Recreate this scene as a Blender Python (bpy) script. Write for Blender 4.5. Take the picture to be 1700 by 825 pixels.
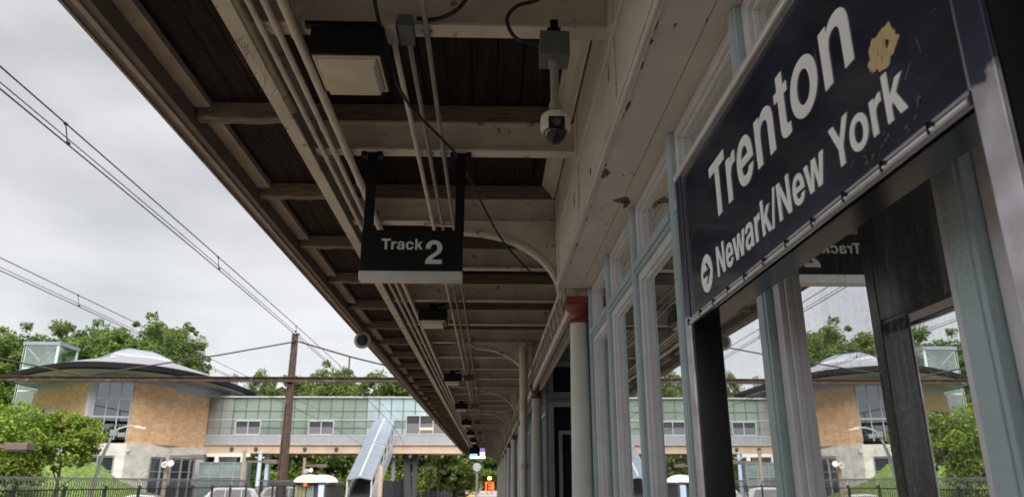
import bpy, bmesh, math, random
from mathutils import Vector, Matrix
R = math.radians
rnd = random.Random(7)
for o in list(bpy.data.objects): bpy.data.objects.remove(o)
sc = bpy.context.scene
col = sc.collection

# ------------------------------------------------------------------ camera
cd = bpy.data.cameras.new('camera'); cam = bpy.data.objects.new('camera', cd); col.objects.link(cam)
sc.camera = cam
cam.location = (0, 0, 0)
cam.rotation_euler = (R(90 + 17.83), 0, -R(1.715))
cd.sensor_fit = 'HORIZONTAL'; cd.sensor_width = 36
cd.lens = 36 * 1208 / 1700
cd.clip_start = .05; cd.clip_end = 3000
cd.dof.use_dof = True; cd.dof.focus_distance = 2.6; cd.dof.aperture_fstop = 5.2

# ------------------------------------------------------------------ sky, sun, exposure
EL, AZ = R(50), R(166)           # sun behind the camera (azimuth clockwise from +Y)
w = bpy.data.worlds.new('World'); sc.world = w; w.use_nodes = True
nt = w.node_tree; N = nt.nodes; L = nt.links
bg = N['Background']; bg.inputs['Strength'].default_value = .1
sky = N.new('ShaderNodeTexSky'); sky.sky_type = 'NISHITA'; sky.sun_disc = False
sky.sun_elevation = EL; sky.sun_rotation = AZ
tc = N.new('ShaderNodeTexCoord')
mp = N.new('ShaderNodeMapping'); mp.inputs['Scale'].default_value = (1, 1, 2.6)
L.new(tc.outputs['Generated'], mp.inputs['Vector'])
nz = N.new('ShaderNodeTexNoise'); nz.inputs['Scale'].default_value = 3.4; nz.inputs['Detail'].default_value = 5
nz.inputs['Roughness'].default_value = .5
L.new(mp.outputs['Vector'], nz.inputs['Vector'])
rp = N.new('ShaderNodeValToRGB')
rp.color_ramp.elements[0].position = .3; rp.color_ramp.elements[0].color = (.68, .68, .69, 1)
rp.color_ramp.elements[1].position = .7; rp.color_ramp.elements[1].color = (1.06, 1.05, 1.05, 1)
L.new(nz.outputs['Fac'], rp.inputs['Fac'])
sx = N.new('ShaderNodeSeparateXYZ'); L.new(tc.outputs['Generated'], sx.inputs[0])
gr = N.new('ShaderNodeValToRGB')                     # overcast brightens towards the horizon
gr.color_ramp.elements[0].position = 0; gr.color_ramp.elements[0].color = (1.12, 1.12, 1.12, 1)
gr.color_ramp.elements[1].position = .7; gr.color_ramp.elements[1].color = (.56, .56, .56, 1)
e = gr.color_ramp.elements.new(.22); e.color = (.73, .73, .732, 1)
L.new(sx.outputs['Z'], gr.inputs['Fac'])
mu = N.new('ShaderNodeMixRGB'); mu.blend_type = 'MULTIPLY'; mu.inputs[0].default_value = 1
L.new(rp.outputs['Color'], mu.inputs[1]); L.new(gr.outputs['Color'], mu.inputs[2])
sc_ = N.new('ShaderNodeMixRGB'); sc_.blend_type = 'MULTIPLY'; sc_.inputs[0].default_value = 1
sc_.inputs[2].default_value = (2.36, 2.34, 2.30, 1); L.new(mu.outputs['Color'], sc_.inputs[1])
mx = N.new('ShaderNodeMixRGB'); mx.inputs[0].default_value = .95
L.new(sky.outputs['Color'], mx.inputs[1]); L.new(sc_.outputs['Color'], mx.inputs[2])
L.new(mx.outputs['Color'], bg.inputs['Color'])

sd = bpy.data.lights.new('sun', 'SUN'); sd.energy = 1.5; sd.angle = R(50); sd.color = (1, .95, .88)
so = bpy.data.objects.new('sun', sd); col.objects.link(so)
dirv = Vector((math.sin(AZ) * math.cos(EL), math.cos(AZ) * math.cos(EL), math.sin(EL)))
so.rotation_euler = (-dirv).to_track_quat('-Z', 'Y').to_euler(); so.location = (-30, -40, 60)
sc.view_settings.view_transform = 'Standard'; sc.view_settings.look = 'None'
sc.view_settings.gamma = 1; sc.view_settings.use_curve_mapping = False
sc.view_settings.exposure = 2.3
sc.render.engine = 'CYCLES'
sc.cycles.max_bounces = 10; sc.cycles.diffuse_bounces = 5; sc.cycles.transparent_max_bounces = 16
sc.cycles.use_denoising = True

# ------------------------------------------------------------------ materials
MATS = {}
def mat(name, c, rough=.6, metal=0., var=.15, scale=6., bump=0., bscale=40., stretch=(1, 1, 1), spot=None, coat=0., spec=.5):
    """principled material: base colour modulated by object-space noise; spot=(colour, threshold, scale) adds wear with hard outline"""
    if name in MATS: return MATS[name]
    m = bpy.data.materials.new(name); m.use_nodes = True
    n = m.node_tree.nodes; l = m.node_tree.links; b = n['Principled BSDF']
    b.inputs['Roughness'].default_value = rough; b.inputs['Metallic'].default_value = metal
    b.inputs['Coat Weight'].default_value = coat; b.inputs['Specular IOR Level'].default_value = spec
    t = n.new('ShaderNodeTexCoord'); mpn = n.new('ShaderNodeMapping'); mpn.inputs['Scale'].default_value = stretch
    l.new(t.outputs['Object'], mpn.inputs['Vector'])
    no = n.new('ShaderNodeTexNoise'); no.inputs['Scale'].default_value = scale; no.inputs['Detail'].default_value = 6
    l.new(mpn.outputs['Vector'], no.inputs['Vector'])
    r = n.new('ShaderNodeValToRGB')
    r.color_ramp.elements[0].position = .3; r.color_ramp.elements[1].position = .7
    r.color_ramp.elements[0].color = tuple(x * (1 - var) for x in c) + (1,)
    r.color_ramp.elements[1].color = tuple(min(1, x * (1 + var)) for x in c) + (1,)
    l.new(no.outputs['Fac'], r.inputs['Fac']); out = r.outputs['Color']
    if spot:
        sp = spot if isinstance(spot, list) else [spot]
        for (scol, th, ss) in sp:
            n2 = n.new('ShaderNodeTexNoise'); n2.inputs['Scale'].default_value = ss; n2.inputs['Detail'].default_value = 5
            l.new(mpn.outputs['Vector'], n2.inputs['Vector'])
            r2 = n.new('ShaderNodeValToRGB'); r2.color_ramp.elements[0].position = th; r2.color_ramp.elements[1].position = th + .03
            l.new(n2.outputs['Fac'], r2.inputs['Fac'])
            mm = n.new('ShaderNodeMixRGB'); mm.inputs[2].default_value = tuple(scol) + (1,)
            l.new(r2.outputs['Color'], mm.inputs[0]); l.new(out, mm.inputs[1]); out = mm.outputs['Color']
    l.new(out, b.inputs['Base Color'])
    if bump:
        n3 = n.new('ShaderNodeTexNoise'); n3.inputs['Scale'].default_value = bscale; n3.inputs['Detail'].default_value = 4
        l.new(mpn.outputs['Vector'], n3.inputs['Vector'])
        bp = n.new('ShaderNodeBump'); bp.inputs['Strength'].default_value = bump; bp.inputs['Distance'].default_value = .02
        l.new(n3.outputs['Fac'], bp.inputs['Height']); l.new(bp.outputs['Normal'], b.inputs['Normal'])
    MATS[name] = m
    return m

def glass(name, refl=.7, tint=(.35, .36, .36), gcol=(.9, .92, .93), rough=.01, bump=.02, bscale=1.5, dirt=.0):
    m = bpy.data.materials.new(name); m.use_nodes = True
    n = m.node_tree.nodes; l = m.node_tree.links; n.clear()
    o = n.new('ShaderNodeOutputMaterial'); mix = n.new('ShaderNodeMixShader')
    tr = n.new('ShaderNodeBsdfTransparent'); tr.inputs[0].default_value = tint + (1,)
    gl = n.new('ShaderNodeBsdfGlossy'); gl.inputs['Color'].default_value = gcol + (1,); gl.inputs['Roughness'].default_value = rough
    lw = n.new('ShaderNodeLayerWeight'); lw.inputs['Blend'].default_value = .35
    mr = n.new('ShaderNodeMapRange'); mr.inputs['To Min'].default_value = refl * .75; mr.inputs['To Max'].default_value = min(1, refl * 1.3)
    l.new(lw.outputs['Fresnel'], mr.inputs['Value'])
    l.new(mr.outputs[0], mix.inputs[0]); l.new(tr.outputs[0], mix.inputs[1]); l.new(gl.outputs[0], mix.inputs[2])
    t = n.new('ShaderNodeTexCoord'); no = n.new('ShaderNodeTexNoise'); no.inputs['Scale'].default_value = bscale
    l.new(t.outputs['Object'], no.inputs['Vector'])
    bp = n.new('ShaderNodeBump'); bp.inputs['Strength'].default_value = bump; bp.inputs['Distance'].default_value = .05
    l.new(no.outputs['Fac'], bp.inputs['Height']); l.new(bp.outputs['Normal'], gl.inputs['Normal'])
    last = mix.outputs[0]
    if dirt:
        df = n.new('ShaderNodeBsdfDiffuse'); df.inputs[0].default_value = (.5, .49, .46, 1)
        mpn = n.new('ShaderNodeMapping'); mpn.inputs['Scale'].default_value = (1, 14, 1.2); l.new(t.outputs['Object'], mpn.inputs[0])
        n2 = n.new('ShaderNodeTexNoise'); n2.inputs['Scale'].default_value = 5; n2.inputs['Detail'].default_value = 8
        l.new(mpn.outputs[0], n2.inputs['Vector'])
        n4 = n.new('ShaderNodeTexNoise'); n4.inputs['Scale'].default_value = 90; n4.inputs['Detail'].default_value = 3
        l.new(t.outputs['Object'], n4.inputs['Vector'])
        ad = n.new('ShaderNodeMath'); ad.operation = 'MULTIPLY'; l.new(n2.outputs['Fac'], ad.inputs[0]); l.new(n4.outputs['Fac'], ad.inputs[1])
        r2 = n.new('ShaderNodeMapRange'); r2.inputs['From Min'].default_value = .22; r2.inputs['From Max'].default_value = .5
        r2.inputs['To Min'].default_value = dirt * .25; r2.inputs['To Max'].default_value = dirt * 2
        l.new(ad.outputs[0], r2.inputs['Value'])
        m2 = n.new('ShaderNodeMixShader'); l.new(r2.outputs[0], m2.inputs[0]); l.new(last, m2.inputs[1]); l.new(df.outputs[0], m2.inputs[2])
        last = m2.outputs[0]
    l.new(last, o.inputs['Surface'])
    MATS[name] = m
    return m

def emit(name, c, s):
    m = bpy.data.materials.new(name); m.use_nodes = True
    b = m.node_tree.nodes['Principled BSDF']; b.inputs['Base Color'].default_value = tuple(x * .3 for x in c) + (1,)
    b.inputs['Emission Color'].default_value = tuple(c) + (1,); b.inputs['Emission Strength'].default_value = s
    MATS[name] = m
    return m

def leafmat(name, dark, light, trans=.35):
    m = bpy.data.materials.new(name); m.use_nodes = True
    n = m.node_tree.nodes; l = m.node_tree.links; b = n['Principled BSDF']; b.inputs['Roughness'].default_value = .55
    b.inputs['Specular IOR Level'].default_value = .25
    t = n.new('ShaderNodeTexCoord')
    no = n.new('ShaderNodeTexNoise'); no.inputs['Scale'].default_value = .55; no.inputs['Detail'].default_value = 6; no.inputs['Roughness'].default_value = .7
    l.new(t.outputs['Object'], no.inputs['Vector'])
    r = n.new('ShaderNodeValToRGB'); r.color_ramp.elements[0].position = .35; r.color_ramp.elements[1].position = .68
    r.color_ramp.elements[0].color = dark + (1,); r.color_ramp.elements[1].color = light + (1,)
    l.new(no.outputs['Fac'], r.inputs['Fac']); l.new(r.outputs['Color'], b.inputs['Base Color'])
    tl = n.new('ShaderNodeBsdfTranslucent'); l.new(r.outputs['Color'], tl.inputs[0])
    mix = n.new('ShaderNodeMixShader'); mix.inputs[0].default_value = trans
    l.new(b.outputs[0], mix.inputs[1]); l.new(tl.outputs[0], mix.inputs[2])
    l.new(mix.outputs[0], n['Material Output'].inputs['Surface'])
    MATS[name] = m
    return m

def brickmat(name, ang):
    m = bpy.data.materials.new(name); m.use_nodes = True
    n = m.node_tree.nodes; l = m.node_tree.links; b = n['Principled BSDF']; b.inputs['Roughness'].default_value = .85
    t = n.new('ShaderNodeTexCoord'); mpn = n.new('ShaderNodeMapping'); mpn.inputs['Rotation'].default_value = (R(90), 0, 0)
    mp2 = n.new('ShaderNodeMapping'); mp2.inputs['Rotation'].default_value = (0, 0, -ang)
    l.new(t.outputs['Object'], mp2.inputs[0])
    s = n.new('ShaderNodeSeparateXYZ'); c = n.new('ShaderNodeCombineXYZ'); l.new(mp2.outputs[0], s.inputs[0])
    l.new(s.outputs['X'], c.inputs['X']); l.new(s.outputs['Z'], c.inputs['Y'])
    br = n.new('ShaderNodeTexBrick'); br.inputs['Scale'].default_value = 1.0
    br.inputs['Brick Width'].default_value = .42; br.inputs['Row Height'].default_value = .14; br.inputs['Mortar Size'].default_value = .012
    br.inputs['Color1'].default_value = (.54, .315, .165, 1); br.inputs['Color2'].default_value = (.64, .41, .24, 1)
    br.inputs['Mortar'].default_value = (.42, .32, .22, 1)
    l.new(c.outputs[0], br.inputs['Vector'])
    no = n.new('ShaderNodeTexNoise'); no.inputs['Scale'].default_value = 1.1; no.inputs['Detail'].default_value = 8; no.inputs['Roughness'].default_value = .75
    mp3 = n.new('ShaderNodeMapping'); mp3.inputs['Scale'].default_value = (1, 1, 2.2); l.new(t.outputs['Object'], mp3.inputs[0]); l.new(mp3.outputs[0], no.inputs['Vector'])
    r = n.new('ShaderNodeValToRGB'); r.color_ramp.elements[0].position = .35; r.color_ramp.elements[1].position = .65
    r.color_ramp.elements[0].color = (.78, .76, .74, 1); r.color_ramp.elements[1].color = (1.15, 1.16, 1.18, 1)
    l.new(no.outputs['Fac'], r.inputs['Fac'])
    mu = n.new('ShaderNodeMixRGB'); mu.blend_type = 'MULTIPLY'; mu.inputs[0].default_value = 1
    l.new(br.outputs['Color'], mu.inputs[1]); l.new(r.outputs['Color'], mu.inputs[2]); l.new(mu.outputs[0], b.inputs['Base Color'])
    MATS[name] = m
    return m

CREAM = mat('cream_paint', (.61, .555, .485), .55, var=.16, scale=3, bump=.15, bscale=25, spot=[((.30, .23, .16), .645, 9), ((.34, .18, .08), .70, 5)])
CREAMB = mat('cream_boards', (.60, .555, .50), .5, var=.07, scale=4, bump=.12, bscale=30, spot=[((.16, .11, .07), .755, 2.6), ((.30, .25, .20), .74, 11)])
CONDUIT = mat('cream_conduit', (.66, .595, .50), .45, var=.12, scale=5, spot=((.34, .27, .2), .68, 8))
GREYC = mat('grey_conduit', (.30, .27, .24), .5, .2, var=.15, scale=6)
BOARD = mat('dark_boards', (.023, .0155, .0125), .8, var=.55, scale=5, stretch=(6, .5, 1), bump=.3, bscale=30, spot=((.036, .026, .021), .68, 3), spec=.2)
TIMBER = mat('weathered_timber', (.20, .155, .125), .85, var=.4, scale=8, stretch=(.7, 6, 6), bump=.5, bscale=20)
FASC = mat('fascia_brown', (.16, .125, .11), .7, var=.2, scale=4)
TRIMB = mat('faded_trim', (.36, .30, .255), .7, var=.2, scale=4)
WHITEP = mat('white_sash_paint', (.61, .61, .645), .45, var=.08, scale=5, bump=.08, bscale=40)
TEAL = mat('teal_paint', (.38, .485, .525), .4, var=.06, scale=5, bump=.25, bscale=90, spot=((.16, .22, .22), .74, 14))
RED = mat('red_paint', (.175, .034, .02), .45, var=.2, scale=12)
COLP = mat('column_paint', (.56, .55, .52), .4, var=.08, scale=4, bump=.1, bscale=25, spot=((.70, .69, .66), .71, 12))
YELP = mat('yellowed_pipe', (.52, .46, .30), .5, var=.15, scale=6, spot=((.30, .24, .14), .7, 7))
BLACK = mat('black_metal', (.008, .008, .009), .5, var=.2, scale=6, spec=.15)
BLACKG = mat('black_gloss', (.008, .008, .010), .18, var=.3, scale=8)
RUBBER = mat('cable_black', (.012, .012, .012), .6, var=.1)
STEEL = mat('polished_steel', (.62, .60, .64), .22, .9, var=.12, scale=6, stretch=(1, 1, .4), bump=.03, bscale=12)
ALU = mat('aluminium', (.62, .62, .60), .35, .55, var=.08, scale=8)
NAVY = mat('navy_enamel', (.018, .022, .043), .17, var=.45, scale=5, bump=.015, bscale=8, spot=((.045, .048, .075), .72, 6), coat=.2)
WHITEL = mat('white_vinyl', (.88, .88, .88), .4, var=.03)
TAN = mat('tan_sticker', (.56, .42, .20), .6, var=.12, scale=60, spot=((.40, .29, .13), .64, 60))
TANL = mat('old_glue', (.085, .072, .045), .6, var=.3, scale=80)
SCUFF = mat('scuff', (.26, .23, .21), .6, var=.4, scale=60)
LENS = mat('lamp_lens', (.56, .50, .41), .3, var=.12, scale=5)
CREAMF = mat('lamp_frame', (.55, .46, .34), .5, var=.1)
GBOX = mat('grey_box', (.13, .135, .15), .5, .2, var=.08)
CAMW = mat('camera_white', (.60, .56, .48), .45, var=.05)
DOME = mat('smoked_dome', (.01, .01, .012), .05, var=.1)
CONC = mat('concrete', (.50, .485, .45), .85, var=.2, scale=.7, bump=.1, bscale=8, stretch=(1, 1, 2.2), spot=((.32, .30, .26), .66, 1.3))
PLAT = mat('platform_concrete', (.40, .38, .355), .85, var=.15, scale=1.2, bump=.1, bscale=30)
YELLOW = mat('yellow_edge', (.70, .42, .03), .6, var=.1)
BALL = mat('ballast', (.27, .245, .21), .95, var=.4, scale=25, bump=.8, bscale=30)
RAIL = mat('rail_steel', (.16, .10, .07), .5, .5, var=.3)
TIE = mat('wood_ties', (.08, .06, .05), .9, var=.3)
ASPH = mat('asphalt', (.055, .055, .058), .9, var=.2, scale=2)
EARTH = mat('earth', (.10, .12, .05), .95, var=.4, scale=.15)
GRASSM = mat('grass_turf', (.115, .185, .035), .9, var=.6, scale=3.5, bump=.6, bscale=10)
HILLG = mat('wooded_slope', (.045, .085, .025), .95, var=.6, scale=.35, bump=1, bscale=2)
RUST = mat('rusted_steel', (.07, .042, .03), .75, .1, var=.4, scale=3, stretch=(1, 1, 1), spot=((.16, .12, .10), .62, 2.2))
WIREM = mat('wire_dark', (.035, .04, .042), .5, .3, var=.1)
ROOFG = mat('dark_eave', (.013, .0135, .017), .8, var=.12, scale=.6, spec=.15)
ROOFT = mat('grey_roof', (.30, .31, .34), .5, .2, var=.1)
CLEREM = mat('grey_panel', (.36, .37, .40), .5, var=.08, scale=.5)
SKYL = mat('skylight_metal', (.66, .69, .76), .3, .3, var=.06)
SKYR = mat('skylight_bars', (.42, .45, .52), .4, .3, var=.06)
BRICK = brickmat('tan_brick', R(53)); BRICKB = brickmat('tan_brick_left', R(-40))
WHITEF = mat('white_frame', (.44, .46, .485), .4, var=.04)
MULL = mat('grey_mullion', (.085, .105, .10), .5, .2, var=.06)
GREENP = mat('green_glass_panel', (.15, .20, .17), .12, var=.18, scale=.35, coat=.4)
SILL = mat('grey_metal_panel', (.285, .30, .33), .45, .2, var=.07, scale=.4)
GIRD = mat('tan_girder', (.40, .305, .225), .7, var=.1, scale=.7, spot=((.34, .25, .18), .66, 1.5))
DARKS = mat('dark_steel', (.035, .035, .045), .6, var=.2)
STAIRR = mat('stair_roof_metal', (.27, .31, .375), .35, .35, var=.07, scale=.6)
STAIRS = mat('stair_side', (.42, .45, .50), .45, .2, var=.1)
BLUEP = mat('blue_grey_pole', (.42, .52, .64), .5, var=.08)
WOODP = mat('wood_pole', (.30, .235, .17), .85, var=.2, scale=3)
LAMPB = mat('lamp_brown', (.14, .10, .095), .5, var=.1)
LAMPG = mat('lamp_grey', (.36, .37, .40), .4, .3, var=.05)
FENCEB = mat('fence_black', (.018, .019, .026), .5, var=.1)
FENCEG = mat('fence_mesh_grey', (.07, .07, .078), .5, .2, var=.1)
FENCEN = mat('fence_screen', (.022, .024, .036), .6, var=.3, scale=1)
WHITEB = mat('white_fibreglass', (.78, .80, .77), .35, var=.04)
OLIVE = mat('olive_panel', (.22, .22, .13), .6, var=.1)
GREYG = mat('greygreen_panel', (.22, .28, .26), .6, var=.1)
LBLUE = mat('light_blue_panel', (.42, .53, .78), .5, var=.05)
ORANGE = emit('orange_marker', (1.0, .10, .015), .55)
CARW = mat('car_white', (.70, .70, .70), .25, var=.03, coat=.6); CARR = mat('car_silver', (.50, .50, .52), .25, .3, var=.03, coat=.6)
CARD = mat('car_dark', (.03, .035, .045), .25, var=.1, coat=.6)
TYRE = mat('tyre', (.02, .02, .02), .8, var=.1); CARG = mat('car_glass', (.02, .025, .03), .08, var=.1)
BARK = mat('bark', (.075, .055, .04), .95, var=.4, scale=3, bump=.6)
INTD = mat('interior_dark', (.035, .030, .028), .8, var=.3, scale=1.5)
WINDK = mat('dark_window', (.028, .032, .04), .07, var=.25, scale=.5)
WINBL = glass('blue_window', .24, (.10, .11, .13), (.72, .8, .9), .02, .02, .6)
GLASSP = glass('window_glass', 1.08, (.30, .31, .32), (.97, .98, .99), .004, .007, 1.3, dirt=.17)
LEAF_B = leafmat('leaf_bright', (.08, .16, .022), (.34, .44, .06))
LEAF_M = leafmat('leaf_mid', (.075, .13, .034), (.25, .34, .09), .5)
LEAF_D = leafmat('leaf_deep', (.06, .11, .034), (.21, .295, .08), .5)
GREENT = glass('green_tower_glass', .45, (.72, .86, .78), (.85, .95, .9), .03, .02, .5)
WARM = emit('warm_lamp', (1, .40, .18), .8); SIGW = emit('screen_white', (.9, .9, 1), .9)
SCRB = emit('screen_blue', (.10, .45, .62), .8); SCRO = emit('screen_orange', (.8, .35, .2), .9); SCRD = emit('screen_indigo', (.10, .10, .30), .5)
YELL = emit('amber_lamp', (1, .62, .08), 2.5); LGREEN = mat('lime_banner', (.35, .55, .10), .6, var=.1)

# ------------------------------------------------------------------ mesh helpers
class MB:
    def __init__(s): s.v = []; s.f = []
    def add(s, v, f):
        k = len(s.v); s.v += [tuple(p) for p in v]; s.f += [tuple(i + k for i in q) for q in f]; return s
    def box(s, x0, x1, y0, y1, z0, z1):
        return s.add([(x0, y0, z0), (x1, y0, z0), (x1, y1, z0), (x0, y1, z0), (x0, y0, z1), (x1, y0, z1), (x1, y1, z1), (x0, y1, z1)],
                     [(0, 3, 2, 1), (4, 5, 6, 7), (0, 1, 5, 4), (1, 2, 6, 5), (2, 3, 7, 6), (3, 0, 4, 7)])
    def hexa(s, b, t):
        return s.add(list(b) + list(t), [(3, 2, 1, 0), (4, 5, 6, 7), (0, 1, 5, 4), (1, 2, 6, 5), (2, 3, 7, 6), (3, 0, 4, 7)])
    def prism(s, poly, fn, a, b):
        """poly: 2d outline; fn(u, v, w) -> point; extruded from w=a to w=b"""
        n = len(poly)
        v = [fn(p[0], p[1], a) for p in poly] + [fn(p[0], p[1], b) for p in poly]
        f = [tuple(range(n)), tuple(range(2 * n - 1, n - 1, -1))] + [(i, i + n, (i + 1) % n + n, (i + 1) % n) for i in range(n)]
        return s.add(v, f)
    def tube(s, pts, r, n=10, caps=True):
        pts = [Vector(p) for p in pts]; rs = r if isinstance(r, (list, tuple)) else [r] * len(pts)
        v = []; f = []; up = None
        for i, p in enumerate(pts):
            d = (pts[min(i + 1, len(pts) - 1)] - pts[max(i - 1, 0)]).normalized()
            if up is None:
                a = Vector((0, 0, 1)) if abs(d.z) < .9 else Vector((1, 0, 0)); up = (a - d * a.dot(d)).normalized()
            else: up = (up - d * up.dot(d)).normalized()
            q = d.cross(up)
            for j in range(n):
                t = 2 * math.pi * j / n; v.append(p + (up * math.cos(t) + q * math.sin(t)) * rs[i])
        for i in range(len(pts) - 1):
            for j in range(n):
                f.append((i * n + j, i * n + (j + 1) % n, (i + 1) * n + (j + 1) % n, (i + 1) * n + j))
        if caps:
            f.append(tuple(range(n - 1, -1, -1))); k = (len(pts) - 1) * n; f.append(tuple(range(k, k + n)))
        return s.add(v, f)
    def bar(s, a, b, wd, ht, up=(0, 0, 1)):
        """straight bar of rectangular section between two points"""
        a = Vector(a); b = Vector(b); d = (b - a).normalized(); up = Vector(up)
        sd = d.cross(up)
        if sd.length < 1e-4: sd = d.cross(Vector((0, 1, 0)))
        sd.normalize(); u = sd.cross(d).normalized(); q = []
        for p in (a, b):
            q.append([p - sd * wd / 2 - u * ht / 2, p + sd * wd / 2 - u * ht / 2, p + sd * wd / 2 + u * ht / 2, p - sd * wd / 2 + u * ht / 2])
        return s.hexa(q[0], q[1])
    def lathe(s, prof, c=(0, 0, 0), n=24, axis='z'):
        v = []; f = []
        for (r, h) in prof:
            for j in range(n):
                t = 2 * math.pi * j / n; x, y = r * math.cos(t), r * math.sin(t)
                p = (x, y, h) if axis == 'z' else ((x, h, y) if axis == 'y' else (h, x, y))
                v.append((p[0] + c[0], p[1] + c[1], p[2] + c[2]))
        for i in range(len(prof) - 1):
            for j in range(n): f.append((i * n + j, i * n + (j + 1) % n, (i + 1) * n + (j + 1) % n, (i + 1) * n + j))
        f.append(tuple(range(n - 1, -1, -1))); k = (len(prof) - 1) * n; f.append(tuple(range(k, k + n)))
        return s.add(v, f)
    def build(s, name, m, parent=None, bevel=0., smooth=False, seg=2, loc=None):
        base = Vector((0, 0, 0))
        if parent is not None:
            q = parent
            while q is not None: base += Vector(q.location); q = q.parent
        elif loc is not None: base = Vector(loc)
        me = bpy.data.meshes.new(name)
        me.from_pydata([tuple(Vector(p) - base) for p in s.v], [], s.f)
        if m is not None: me.materials.append(m)
        bm = bmesh.new(); bm.from_mesh(me); bmesh.ops.recalc_face_normals(bm, faces=bm.faces); bm.to_mesh(me); bm.free()
        if smooth:
            for p in me.polygons: p.use_smooth = True
            try: me.set_sharp_from_angle(angle=R(38))
            except Exception: pass
        o = bpy.data.objects.new(name, me); col.objects.link(o)
        if parent is not None: o.parent = parent
        elif loc is not None: o.location = loc
        if bevel:
            b = o.modifiers.new('edge', 'BEVEL'); b.width = bevel; b.segments = seg; b.limit_method = 'ANGLE'; b.angle_limit = R(40)
        return o

def tag(o, label=None, cat=None, group=None, kind=None):
    if label: o['label'] = label
    if cat: o['category'] = cat
    if group: o['group'] = group
    if kind: o['kind'] = kind
    return o
def thing(name, label, cat, loc=(0, 0, 0), group=None):
    o = bpy.data.objects.new(name, None); col.objects.link(o); o.location = loc; o.empty_display_size = .2
    return tag(o, label, cat, group)
def copy_tree(o, parent=None):
    c = o.copy(); col.objects.link(c)
    if parent is not None: c.parent = parent
    for ch in [x for x in KIDS(o)]: copy_tree(ch, c)
    return c
def KIDS(o): return [x for x in bpy.data.objects if x.parent == o]
def struct(name, mb, m): return tag(mb.build(name, m), kind='structure')
ORD = ['first', 'second', 'third', 'fourth', 'fifth', 'sixth', 'seventh', 'eighth', 'ninth', 'tenth', 'eleventh', 'twelfth', 'thirteenth', 'fourteenth']

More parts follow.
